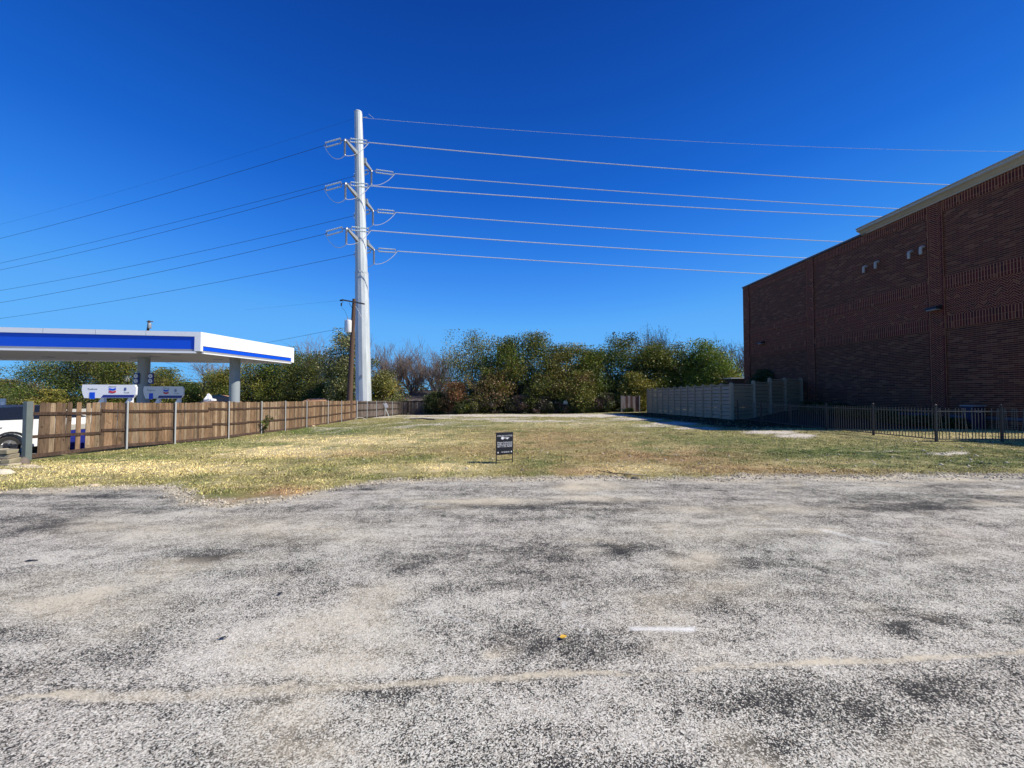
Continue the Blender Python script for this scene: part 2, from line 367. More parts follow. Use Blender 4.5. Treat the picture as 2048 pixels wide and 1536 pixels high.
# ================================================================ GROUND
def blobs(px, py, lst):
    t = np.zeros_like(px)
    for (a, b, rx, ry, s) in lst:
        t = np.maximum(t, s * np.exp(-(((px - a) / rx) ** 2 + ((py - b) / ry) ** 2) ** 1.3))
    return t
STRAW = [(720, 882, 200, 9, 1.1), (560, 900, 150, 9, 1), (300, 936, 220, 14, .8), (90, 955, 130, 12, .6), (900, 936, 70, 14, 1), (530, 908, 150, 8, .8), (760, 940, 60, 12, .5),
         (1250, 940, 90, 12, .6), (850, 868, 90, 5, .5), (1330, 898, 90, 10, .3), (1700, 930, 200, 12, .35), (1150, 850, 200, 5, .4), (420, 965, 60, 6, .4),
         (1940, 873, 140, 9, .5), (1780, 868, 70, 5, .4)]
RED = [(620, 906, 150, 8, .7), (1100, 880, 170, 22, .45), (1330, 912, 180, 20, .65), (1480, 938, 150, 12, .6), (560, 985, 90, 12, .8), (430, 1000, 60, 8, .8), (1180, 940, 100, 12, .7), (1000, 900, 120, 14, .4),
       (1600, 945, 200, 8, .5)]
GREEN = [(450, 888, 230, 11, .9), (620, 862, 150, 10, 1), (220, 915, 140, 8, .8), (1650, 905, 330, 16, .8), (1950, 925, 180, 12, .8), (1450, 885, 150, 12, .6),
         (900, 850, 260, 7, .5), (1085, 926, 45, 8, .7), (850, 925, 60, 10, .5), (640, 940, 90, 9, .5), (40, 960, 90, 12, .4), (740, 955, 60, 6, .5), (1290, 850, 80, 7, .5)]
PALE = [(1010, 831, 260, 2.6, .9), (1190, 831, 110, 3.5, 1), (1270, 838, 60, 3, .7), (1350, 847, 60, 3.5, .8), (1600, 872, 42, 4, 1), (1545, 865, 60, 3.5, .9), (1900, 907, 50, 3.5, .8),
        (1400, 857, 50, 2.5, .8), (860, 836, 60, 2, .8), (760, 834, 50, 2.5, .6), (1060, 842, 120, 2, .6), (980, 838, 90, 2, .6), (60, 935, 60, 3, .6), (1780, 903, 60, 2, .5), (1250, 866, 60, 2, .4),
        (880, 850, 50, 1.5, .5), (1310, 852, 60, 2.5, .5)]
def ground_color(x, y, z):
    px, py = proj(x, y, z)
    n = fbm(x * .55, y * .55, 21); n2 = fbm(x * 2.2, y * 2.2, 33); n3 = fbm(x * 6, y * 6, 44, 3)
    straw = np.array([.72, .60, .325]); red = np.array([.43, .27, .145]); green = np.array([.12, .165, .045]); olive = np.array([.33, .30, .12]); pale = np.array([.60, .545, .45]); brown = np.array([.20, .15, .085])
    jx = (n - .5) * 120; jy = (n2 - .5) * 12
    s = blobs(px + jx, py + jy, STRAW); r = blobs(px + jx, py + jy, RED); g = blobs(px + jx, py + jy, GREEN)
    pl = blobs(px + jx * .5, py + jy * .45, PALE)
    c = np.tile(olive, (len(x), 1))
    def mx(c, d, k): return c + (d - c) * k[:, None]
    c = mx(c, brown, sstep(.5, .68, n2) * .5)
    c = mx(c, green, np.clip(g * (.85 + n2 * .6), 0, 1)); c = mx(c, red, np.clip(r * (.6 + n3 * 1.2), 0, 1))
    c = mx(c, straw, np.clip(s * (.55 + n2 * 1.3), 0, 1)); c = mx(c, straw, sstep(.55, .75, n3) * .45)
    c = mx(c, green, sstep(.56, .72, fbm(x * 1.3 + 9, y * 1.3, 61)) * .55)
    streak = sstep(.60, .74, fbm(x * .5 + 3, y * 1.6, 131)) * sstep(18, 26, y) * (1 - sstep(10, 12, x)); c = mx(c, pale, streak * .8)
    c = mx(c, pale, np.clip(sstep(.25, .55, pl * (.45 + n3 * 1.1)), 0, 1))
    # gravelly rim next to the asphalt
    ed = y - edge_y(x); c = mx(c, pale * .95, (1 - sstep(0.0, .22, ed + (n3 - .5) * .5)) * .8)
    shade_tint = sstep(11.0, 12.2, x + (n2 - .5) * .8) * sstep(19.2, 20.2, y + (n2 - .5) * .8) * (1 - sstep(40, 42, y)); c = mx(c, np.array([.030, .036, .016]), shade_tint)  # building's shadow painted near-black into the ground colour
    c = mx(c, np.array([.035, .030, .024]), sstep(15.8, 16.2, x) * sstep(18.6, 19.2, y) * (1 - sstep(40, 42, y)))  # shade beside the wall painted into the soil colour as well
    # service station yard behind the timber fence: pale concrete
    yard = ((x < -16.3) & (y > 8) & (y < 48)); c = np.where(yard[:, None], np.array([.36, .345, .31]) * (.85 + .3 * n[:, None]), c)
    far = sstep(55, 75, y) + sstep(40, 60, np.abs(x)); c = mx(c, np.array([.16, .15, .08]), np.clip(far, 0, 1))
    return c, pl
def axis(segs):
    out = []
    for a, b, s in segs: out.extend(np.arange(a, b, s))
    return np.array(out + [segs[-1][1]])
gx = axis([(-900, -100, 80), (-100, -40, 6), (-40, -20, 1), (-20, 20, .2), (20, 40, 1), (40, 100, 6), (100, 900, 80)])
gy = axis([(-300, -40, 40), (-40, 4, 4), (4, 6.4, .4), (6.4, 14, .08), (14, 30, .2), (30, 56, .4), (56, 120, 6), (120, 1500, 100)])
X, Y = np.meshgrid(gx, gy); xf = X.ravel(); yf = Y.ravel(); zf = ground_z(xf, yf)
ed = yf - edge_y(xf)
zf = np.where((ed < 0) & (yf > -280) & (np.abs(xf) < 90), -.05, zf + .012 * sstep(0, .15, ed))
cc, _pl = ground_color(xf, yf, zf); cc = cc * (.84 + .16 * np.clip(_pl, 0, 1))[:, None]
nx, ny = len(gx), len(gy); I = np.arange(nx * ny).reshape(ny, nx)
F = np.stack([I[:-1, :-1], I[:-1, 1:], I[1:, 1:], I[1:, :-1]], -1).reshape(-1, 4)
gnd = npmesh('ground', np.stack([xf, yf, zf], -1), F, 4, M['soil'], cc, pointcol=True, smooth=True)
tag(gnd, 'patchy vacant lot of dry grass and bare soil', 'ground', kind='structure')

# ---- asphalt
ax = axis([(-80, -14, 3), (-14, -5, .06), (-5, 5, .03), (5, 14, .06), (14, 80, 3)])
ts = axis([(-60, 0, 4), (0, 1.5, .5), (1.5, 3.2, .025), (3.2, 7.0, .05), (7.0, 9, .05)])
EA = edge_y(ax)
AX, TS = np.meshgrid(ax, ts)
AY = np.where(TS < 5, TS, 5 + (TS - 5) / 4.0 * (EA[None, :] - 5)); axf = AX.ravel(); ayf = AY.ravel()
azf = .004 + (fbm(axf * .8, ayf * .8, 3) - .5) * .02 * sstep(-5, 0, ayf)
ppx, ppy = proj(axf, ayf, azf * 0)
DUST = [(1300, 1005 - 5, 60, 5, .0), (960, 1003, 130, 7, 1), (1190, 998, 110, 6, .8), (1150, 975, 55, 12, 1), (1200, 970, 70, 12, .8), (150, 1205, 180, 45, .75), (520, 1060, 230, 30, .45), (250, 1060, 150, 28, .45),
        (1420, 1060, 160, 25, .5), (1390, 1125, 60, 20, .7), (1440, 1170, 80, 18, .6), (1480, 1020, 200, 10, .5), (450, 1003, 90, 7, .9), (600, 990, 70, 8, .7), (600, 1500, 110, 40, .55), (985, 1308, 20, 8, 1), (250, 975, 200, 5, .8), (60, 985, 100, 4, .8),
        (1700, 958, 160, 6, .9), (1900, 960, 140, 5, .8), (1450, 962, 80, 5, .8), (700, 1080, 120, 14, .3), (1630, 1062, 60, 8, .6), (1850, 1500, 120, 40, .4), (1900, 1110, 60, 14, .5), (1500, 1195, 80, 10, .3)]
DARK = [(1100, 1015, 330, 8, .7), (1050, 1105, 200, 28, .8), (1260, 1095, 130, 18, .8), (1020, 1150, 90, 18, .7), (1330, 1140, 60, 8, .8), (1520, 1130, 130, 14, .6), (400, 1110, 90, 14, .8), (60, 1050, 110, 22, .6), (200, 1020, 110, 8, .6),
        (330, 1018, 60, 7, .5), (1440, 1200, 140, 22, .55), (1880, 1245, 130, 20, 1), (1800, 1220, 80, 12, .8), (1960, 1000, 130, 30, .7), (1750, 1010, 180, 22, .6), (1700, 1060, 130, 16, .5), (850, 1125, 90, 15, .6), (620, 1150, 60, 18, .5),
        (1080, 1285, 90, 25, .6), (1150, 1300, 50, 20, .5), (370, 1390 + 28, 70, 14, .9), (560, 1392, 50, 10, .6), (820, 1400, 90, 22, .6), (1620, 1400, 180, 35, .5), (1850, 1380, 150, 40, .55), (2000, 1340, 90, 20, .7), (1500, 1480, 70, 25, .6),
        (1950, 1460, 90, 25, .5), (350, 975, 60, 3, .5), (150, 992, 160, 5, .7), (760, 975, 100, 6, .6), (1240, 1200, 110, 10, .5), (580, 1080, 110, 10, .5), (150, 1300, 160, 30, .35), (240, 1440, 120, 25, .3)]
BRIGHT = [(700, 1330, 300, 30, .5), (1700, 1290, 200, 22, .5), (1420, 1300, 130, 25, .4), (1000, 1480, 500, 50, .35), (300, 1200, 250, 60, .3), (1150, 1060, 120, 14, .4), (100, 1110, 200, 40, .3), (1350, 1480, 100, 30, .3), (900, 1060, 300, 14, .4)]
jn = (fbm(axf * 1.1, ayf * 1.1, 71) - .5); jn2 = (fbm(axf * 3.1, ayf * 3.1, 75) - .5)
qx = ppx + jn * 160; qy = ppy + jn2 * np.clip((ppy - 930) * .22, 4, 80)
base = .55 + jn * .22 + jn2 * .30 - .34 * blobs(qx, qy, DARK) * np.clip(-.6 + 3.2 * fbm(axf * 4, ayf * 13, 141, 5), .25, 1.15) + .25 * blobs(qx, qy, BRIGHT)
# tyre-worn streaks running along the lot
base += (fbm(axf * .6, ayf * 4.5, 81) - .5) * .34 - .10 * sstep(4.2, 6.5, ayf) * sstep(.45, .6, fbm(axf * .8, ayf * 6, 83)) + .04 * (1 - sstep(2.2, 4, ayf))
gs = blobs(ppx + jn * 40, ppy + jn2 * np.clip((ppy - 930) * .12, 3, 30), DUST) * (.95 + jn2 * 1.6)
edd = edge_y(axf) - ayf
gs = np.maximum(gs, (1 - sstep(.02, .38, edd + jn * .5)) * (.9 + jn2)); gs = np.maximum(gs, sstep(.56, .75, fbm(axf * .9, ayf * 1.5, 91)) * .45)
def polydist(px, py, pts):
    d = np.full(px.shape, 1e9); tt = np.zeros(px.shape)
    for i in range(len(pts) - 1):
        a = np.array(pts[i][:2]); b = np.array(pts[i + 1][:2]); ab = b - a; t = np.clip(((px - a[0]) * ab[0] + (py - a[1]) * ab[1]) / (ab @ ab), 0, 1)
        dd = np.hypot(px - a[0] - t * ab[0], py - a[1] - t * ab[1]); u = dd < d; d = np.where(u, dd, d); tt = np.where(u, pts[i][2] + t * (pts[i + 1][2] - pts[i][2]), tt)
    return d, tt
crk = [(-200, 1402, 4), (100, 1395, 5), (175, 1391, 13), (450, 1385, 13), (700, 1372, 7), (1024, 1355, 6), (1200, 1348, 5), (1374, 1342, 5), (1474, 1332, 4), (1724, 1327, 5), (2048, 1307, 4), (2300, 1290, 4)]
d, wd = polydist(ppx, ppy + jn2 * 30 + (fbm(axf * 9, ayf * 9, 55) - .5) * 12, crk)
gs = np.maximum(gs, (.75 + jn2 * 2.2) * (1 - sstep(.45, 1.5 + jn2 * 2, d / wd)))
base = np.where((ppy > 1340) & (d < 40), base - .12 * np.exp(-((d - wd * 1.4) / 7) ** 2), base)
bl = np.zeros_like(gs)
for pts in ([(1258, 1259, 2.6), (1310, 1260, 4.6), (1388, 1260, 4.6)],):
    d, wd = polydist(ppx, ppy, pts); bl = np.maximum(bl, np.clip(1.0 + jn2 * 1.5, 0, 1) * (1 - sstep(.5, 1.2, d / wd)))
for pts in ([(1150, 1240, 1.3), (1190, 1280, 1.3), (1225, 1318, 1.3), (1270, 1335, 1)], [(870, 1225, 1.2), (950, 1250, 1.2), (1015, 1285, 1.2)], [(1118, 1170, 1.2), (1128, 1200, 1.2), (1128, 1240, 1)],
            [(1620, 1055, 2.5), (1700, 1075, 3), (1780, 1090, 2)], [(1450, 1061, 1.2), (1600, 1058, 1.2)], [(1850, 1108, 1.5), (1940, 1128, 1.5), (2040, 1150, 1.2)], [(1980, 985, 1.2), (2040, 972, 1.5)]):
    d, wd = polydist(ppx, ppy, pts); bl = np.maximum(bl, .5 * np.clip(.45 + jn2 * 3, 0, 1) * (1 - sstep(.4, 1.5, d / wd)))
acol = np.stack([np.clip(base, 0, 1.2), np.clip(gs, 0, 1.1), np.clip(bl, 0, 1)], -1)
nx, ny = len(ax), len(ts); I = np.arange(nx * ny).reshape(ny, nx)
F = np.stack([I[:-1, :-1], I[:-1, 1:], I[1:, 1:], I[1:, :-1]], -1).reshape(-1, 4)
asp = npmesh('parking_lot', np.stack([axf, ayf, azf], -1), F, 4, M['asphalt'], acol, pointcol=True, smooth=True)
tag(asp, 'worn grey asphalt with exposed pale stones and a sandy crack', 'asphalt', kind='structure')

# ---- grass blades
def grass(n, ylo, yhi, hmin, hmax, wdt, seed, power=1.0, xr=None):
    r = np.random.default_rng(seed)
    y = ylo + (yhi - ylo) * r.random(n) ** power
    x = (r.random(n) * 2 - 1) * np.minimum(y * 1.42, 40)
    k = (x > -15.3 + 0 * y) & (x < 27) & (y > edge_y(x) + .03)
    k &= ~((x > 15.9) & (y > 18.8)); k &= ~((x < -12.5) & (y < 12.6) & (x < -15.2))
    x = x[k]; y = y[k]; z = ground_z(x, y)
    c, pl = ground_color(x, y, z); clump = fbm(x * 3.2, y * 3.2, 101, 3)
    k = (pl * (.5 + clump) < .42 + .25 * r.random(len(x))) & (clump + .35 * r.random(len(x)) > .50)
    edd = y - edge_y(x); k &= (edd > .25 * r.random(len(x)))
    x, y, z, c, clump = x[k], y[k], z[k], c[k], clump[k]; n = len(x)
    h = (hmin + (hmax - hmin) * r.random(n)) * (.5 + clump * 1.1) ; a = r.random(n) * 6.283; lean = .2 + .9 * r.random(n)
    c = c * (.3 + 1.7 * r.random(n) ** 1.2)[:, None] * np.array([1.42, 1.4, 1.25])
    dry = r.random(n) < .2; c[dry] = np.array([.72, .60, .34]) * (.6 + .6 * r.random(dry.sum()))[:, None]
    ca, sa = np.cos(a), np.sin(a); b = r.random(n) * 6.283; w2 = wdt * (.6 + .8 * r.random(n)) / 2
    p = np.stack([x, y, z], -1)
    s = np.stack([np.cos(b) * w2, np.sin(b) * w2, np.zeros(n)], -1)
    mid = p + np.stack([ca * lean * h * .3, sa * lean * h * .3, h * .6], -1)
    tip = p + np.stack([ca * lean * h, sa * lean * h, h * (1 - lean * .35)], -1)
    V = np.stack([p - s, p + s, mid + s * .7, tip, mid - s * .7], 1).reshape(-1, 3)
    Fc = np.arange(n * 5).reshape(n, 5)
    return V, Fc, c
GV = []; GF = []; GC = []; off = 0
for args in ((170000, 6.8, 11.5, .018, .055, .009, 1, 1.0), (120000, 11, 18, .02, .06, .011, 2, 1.0), (110000, 17, 47, .025, .075, .02, 3, 1.0), (3000, 7, 30, .05, .12, .010, 4, 1)):
    V_, F_, C_ = grass(*args); GV.append(V_); GF.append(F_ + off); GC.append(C_); off += len(V_)
g = npmesh('grass', np.concatenate(GV), np.concatenate(GF), 5, M['blade'], np.concatenate(GC))
tag(g, 'short dry and green grass growing over the vacant lot', 'grass', kind='stuff')

# ---- loose gravel along the asphalt rim and rubble in the lot
def gravel(n, name, label):
    r = np.random.default_rng(77)
    ico = [(0, 0, 1), (1, 0, 0), (0, 1, 0), (-1, 0, 0), (0, -1, 0), (0, 0, -.6)]; icf = [(0, 1, 2), (0, 2, 3), (0, 3, 4), (0, 4, 1), (5, 2, 1), (5, 3, 2), (5, 4, 3), (5, 1, 4)]
    x = (r.random(n) * 2 - 1) * 13; y = edge_y(x) + r.normal(0, .16, n) + (x > 4) * r.normal(0, .12, n); s = .006 + .022 * r.random(n) ** 3
    m2 = r.random(n) < .12
    px = r.random(n) * 2000 + 20; py = 835 + 110 * r.random(n)
    for i in np.where(m2)[0]:
        q = G(px[i], py[i]); x[i] = q.x; y[i] = q.y; s[i] = .012 + .05 * r.random() ** 4
    k = (x > -15) & (y < 43); x, y, s = x[k], y[k], s[k]; n = len(x)
    z = np.where(y < edge_y(x), .008, ground_z(x, y) + .01)
    V0 = np.array(ico); V_ = V0[None] * (s[:, None, None] * (.7 + .6 * r.random((n, 6, 3)))); V_[..., 2] *= .7
    a = r.random(n) * 6.28; ca, sa = np.cos(a)[:, None], np.sin(a)[:, None]; vx = V_[..., 0] * ca - V_[..., 1] * sa; vy = V_[..., 0] * sa + V_[..., 1] * ca
    V_ = np.stack([vx, vy, V_[..., 2]], -1) + np.stack([x, y, z], -1)[:, None]
    F_ = (np.array(icf)[None] + (np.arange(n) * 6)[:, None, None]).reshape(-1, 3)
    c = np.array([.50, .44, .34]) * (.45 + .9 * r.random(n))[:, None]
    o = npmesh(name, V_.reshape(-1, 3), F_, 3, M['blade'], np.repeat(c, 8, axis=0)); tag(o, label, 'gravel', kind='stuff')
gravel(9000, 'gravel', 'loose pale gravel scattered where the asphalt meets the grass')

# ================================================================ TREES
def leaves(cent, rad, n, size, cols, r, flat=.8, shell=.55):
    """leaf quads scattered through ellipsoidal clumps"""
    cent = np.array(cent); rad = np.array(rad); w_ = (rad ** 2).sum(1); w_ = w_ / w_.sum()
    k = r.choice(len(cent), n, p=w_); d = np.clip(r.normal(size=(n, 3)), -1.75, 1.75)
    p = cent[k] + d * .55 * rad[k]
    u = r.normal(size=(n, 3)); u /= np.linalg.norm(u, axis=1)[:, None]; v = np.cross(u, r.normal(size=(n, 3))); v /= np.linalg.norm(v, axis=1)[:, None]
    s = (size * .92 * (.55 + .9 * r.random(n)))[:, None]; u = u * s * .5; v = v * s * .5 * .6
    V_ = np.stack([p - u, p - v * 1.0 + u * .1, p + u, p + v * 1.0 - u * .1], 1).reshape(-1, 3)
    cols = np.array(cols); ck = r.integers(0, len(cols), len(cent)); mixk = r.random(n) < .35
    ci = np.where(mixk, r.integers(0, len(cols), n), ck[k]); c = cols[ci] * 1.42 * (.55 + .9 * r.random(n))[:, None] * (.8 + .4 * r.random(len(cent)))[k][:, None]
    return V_, c
def branches(mb, p, d, L, rad, depth, r, spread=.55, nseg=3, minr=.012, kids=3, up=.12):
    pts = [Vector(p)]; rs = [rad]; dd = Vector(d).normalized(); q = Vector(p)
    for i in range(nseg):
        dd = (dd + Vector(r.normal(0, .13, 3)) + Vector((0, 0, up * .5))).normalized(); q = q + dd * (L / nseg); pts.append(q.copy()); rs.append(max(minr, rad * (1 - .55 * (i + 1) / nseg)))
    mb.tube(pts, rs, 5 if rad > .05 else 3, cap=False)
    ends = [(q, dd)]
    if depth > 0:
        for k in range(kids):
            t = r.uniform(.4, 1.0); i = min(int(t * nseg), nseg - 1); b = pts[i].lerp(pts[i + 1], t * nseg - i)
            nd = (dd + Vector(r.normal(0, spread, 3)) + Vector((0, 0, up))).normalized()
            ends += branches(mb, b, nd, L * r.uniform(.55, .8), rs[i] * .6, depth - 1, r, spread, nseg, minr, kids, up)
    return ends
GRN = [(.08, .12, .018), (.105, .135, .02), (.055, .09, .015), (.15, .15, .026), (.04, .07, .012)]
OLV = [(.12, .13, .022), (.165, .155, .028), (.085, .10, .018), (.19, .155, .04), (.06, .08, .014)]
DRK = [(.035, .05, .016), (.05, .065, .018), (.025, .038, .014), (.07, .075, .02)]
PAL = [(.19, .19, .08), (.12, .14, .04), (.30, .28, .15), (.07, .09, .025), (.05, .07, .02)]
BRT = [(.13, .19, .025), (.17, .22, .035), (.09, .14, .02), (.20, .21, .045)]
BRN = [(.16, .10, .045), (.20, .12, .06), (.11, .075, .035), (.12, .11, .035)]
RUS = [(.20, .075, .035), (.15, .075, .035), (.10, .07, .03), (.20, .11, .05), (.08, .08, .03)]
YEL = [(.23, .19, .035), (.17, .165, .03), (.11, .125, .025), (.25, .20, .05)]
PUR = [(.07, .045, .05), (.10, .06, .055), (.05, .05, .025), (.13, .10, .09), (.04, .05, .02)]
GRY = [(.13, .105, .09), (.10, .085, .06), (.15, .13, .115), (.09, .09, .04)]
def tree(name, px, top, wpx, Yd, cols, label, cat, n=6000, size=.17, base=None, trunk=.22, group=None, ncl=16, low=.12, seed=0, shape=1.0, bare=0, sky=.0):
    r = np.random.default_rng(1000 + seed); random.seed(seed)
    c = P(px, 788, Yd); x = c.x; zt = P(px, top, Yd).z; zb = gz(x, Yd) if base is None else base; H = zt - zb; Wd = wpx / FPX * Yd / 2
    root = empty(name, (x, Yd, zb), label, cat, group)
    mb = MB(); mb.cur = (1, 1, 1) if not bare else (1.5, 1.45, 1.5)
    ends = []
    nt_ = 1 if trunk > .1 else 3
    for k in range(nt_ + (1 if r.random() < .4 else 0)):
        a = r.normal(0, .12, 2); pts = [Vector((x + a[0] * 2, Yd + a[1] * 2, zb - .1))]; q = pts[0].copy(); h0 = H * (.34 if not bare else .25)
        for i in range(4): q = q + Vector((a[0] * h0 * .3 + r.normal(0, .05), a[1] * h0 * .3, h0 / 4)); pts.append(q.copy())
        mb.tube(pts, [trunk, trunk * .85, trunk * .75, trunk * .7, trunk * .62], 7, cap=False)
        for j in range(5 if not bare else 10):
            ang = r.uniform(0, 6.28); sp = Wd / max(H, .1) * 1.25
            d = Vector((math.cos(ang) * sp, math.sin(ang) * sp, r.uniform(.55, 1.1)))
            ends += branches(mb, pts[r.integers(2, 5)], d, H * r.uniform(.26, .42), trunk * .5, 3 if bare else 1, r, .5 if not bare else .42, 3, .014 if bare else .02, 4 if bare else 3, .16)
    mb.build('trunk', M['bark'], root)
    # crown
    cent = []; rad = []
    n = int(n * (4.2 if not bare else 2.6)); ncl = int(ncl * 2.6); Wd *= 1.3; size *= (1.12 if not bare else 1)
    for k in range(ncl):
        t = r.uniform(low, .90); env = math.sin(min(1, (t - low * .5) * 1.05 + .10) * math.pi) ** .55 if shape == 1 else (1 - t * .75)
        ang = r.uniform(0, 6.28); q = env * math.sqrt(r.random()) * .72
        rd = min(Wd * r.uniform(.24, .42), H * .2); cent.append((x + math.cos(ang) * q * Wd, Yd + math.sin(ang) * q * Wd * .8, zb + t * H - rd * .25)); rad.append((rd, rd, rd * r.uniform(.65, .95)))
    for k in range(3): cent.append((x + r.normal(0, .3) * Wd, Yd, zt - H * .10)); rad.append((Wd * .22, Wd * .22, H * .09))
    for (q, dd) in ends[:: 3 if bare else 2]:
        if zb + H * low < q.z < zt: cent.append(tuple(q)); rad.append((Wd * .16,) * 3)
    if n:
        V_, C_ = leaves(cent, rad, n, size, cols, r)
        lim = zt + .35; k = (V_.reshape(-1, 4, 3)[..., 2].max(1) < lim) & (V_.reshape(-1, 4, 3)[..., 2].min(1) > zb); V_ = V_.reshape(-1, 4, 3)[k].reshape(-1, 3); C_ = C_[k]
        npmesh('crown', V_, np.arange(len(V_)).reshape(-1, 4), 4, M['leaf'], C_, root)
    return root
T = 'trees along the back of the lot'
trees = [
 # px, top, width, Y, colours, kw, label
 (505, 712, 110, 60, OLV, dict(n=5000), 'olive green tree directly behind the right steel column of the canopy'),
 (565, 692, 110, 60, GRN, dict(n=6000), 'dense green tree whose top meets the far right end of the canopy'),
 (625, 702, 110, 58, DRK + OLV, dict(n=6500), 'dark green tree rising between the canopy end and the transformer pole'),
 (640, 682, 80, 66, GRY, dict(n=700, bare=1, size=.12), 'bare grey treetop behind the dark tree left of the transformer pole'),
 (692, 655, 88, 52, PAL, dict(n=6500, size=.2), 'tall tree with pale flecked leaves directly behind the brown transformer pole'),
 (762, 738, 85, 55, PAL + YEL[:1], dict(n=4500, size=.18, trunk=.12), 'yellow green tree at the right foot of the steel monopole'),
 (768, 678, 115, 64, GRY, dict(n=1300, bare=1, size=.11), 'bare grey tree immediately right of the steel monopole'),
 (822, 694, 100, 60, GRY + OLV[:1], dict(n=1300, bare=1, size=.11), 'bare brownish tree standing above the grey shingle roof'),
 (872, 690, 110, 60, GRY, dict(n=1100, bare=1, size=.11), 'bare purple grey tree beside the tall thin leafy tree'),
 (945, 656, 120, 52, PAL + OLV, dict(n=4600, size=.17, ncl=22, trunk=.16), 'tall loose tree with thin leaves and sky showing through its top'),
 (1012, 670, 100, 51, OLV + GRN, dict(n=7000), 'olive tree with slim crown next to the loose thin tree'),
 (1066, 664, 115, 52, GRN + OLV, dict(n=8000), 'green tree with the highest crown above the small yard sign'),
 (1125, 684, 105, 50, OLV, dict(n=7500), 'rounded olive tree right of the highest green crown'),
 (1180, 690, 95, 50, GRN + OLV[:2], dict(n=6500), 'mid green tree before the dark hollow among the trees'),
 (1248, 664, 120, 51, DRK + GRN + OLV[:2], dict(n=9000), 'large dark green tree above the weathered board panel'),
 (1308, 648, 70, 56, PAL + GRY, dict(n=1300, size=.15, bare=1), 'thin treetop poking up behind the large dark green tree'),
 (1318, 682, 105, 50, OLV + GRN, dict(n=7500), 'olive green tree over the far end of the taupe fence'),
 (1372, 700, 95, 49, GRN + OLV, dict(n=6000), 'shorter green tree left of the bright green one'),
 (1420, 676, 110, 48, BRT + GRN[:1], dict(n=7500), 'bright green tree closest to the brick building'),
 (1468, 684, 85, 56, GRY + OLV[:1], dict(n=900, bare=1, size=.12), 'bare spreading tree touching the far corner of the brick building'),
 (1270, 745, 90, 47, OLV + YEL[:1], dict(n=4500, trunk=.12, low=.05), 'low yellowish tree hanging over the weathered board panel'),
 (1160, 740, 80, 47, OLV + BRN[:1], dict(n=3800, trunk=.1, low=.05), 'low olive sapling in front of the rounded olive tree'),
 (985, 735, 90, 49, BRN + OLV, dict(n=3600, trunk=.1, low=.05), 'brown leaved small tree below the loose thin tree'),
 (1090, 745, 90, 48, OLV + PUR[:1], dict(n=3800, trunk=.1, low=.05), 'small ragged olive tree under the highest green crown'),
 (1455, 735, 70, 47, OLV + BRT[:1], dict(n=3500, trunk=.1, low=.05), 'low olive tree behind the tallest corner of the taupe fence'),
 # left, behind the filling station
 (20, 758, 120, 75, OLV + BRN, dict(n=4500), 'brownish tree at the left edge seen under the canopy'),
 (100, 712, 130, 64, GRN + PAL[:2], dict(n=7000), 'tall green tree left of the first pump sign under the canopy'),
 (170, 700, 120, 66, DRK + OLV, dict(n=7000), 'dark tree directly above the first pump sign'),
 (238, 700, 100, 62, GRN + OLV, dict(n=6500), 'green tree left of the shaded canopy column'),
 (330, 733, 90, 64, OLV, dict(n=5500), 'olive tree right of the shaded canopy column'),
 (385, 764, 90, 60, DRK + GRN, dict(n=4500, trunk=.12), 'low dark tree right of the second pump sign'),
 (418, 712, 100, 72, GRY, dict(n=800, bare=1, size=.14), 'bare grey tree seen under the canopy left of the lit column'),
 (445, 735, 85, 58, OLV + GRN, dict(n=5000), 'olive tree immediately left of the lit canopy column'),
 (-60, 730, 130, 66, OLV, dict(n=4500), 'olive tree past the left edge under the canopy'),
]
for i, (px, top, wd_, Yd, cs, kw, lab) in enumerate(trees):
    tree('tree', px, top, wd_, Yd, cs, lab, 'tree', group='trees behind the vacant lot', seed=i + 3, **kw)
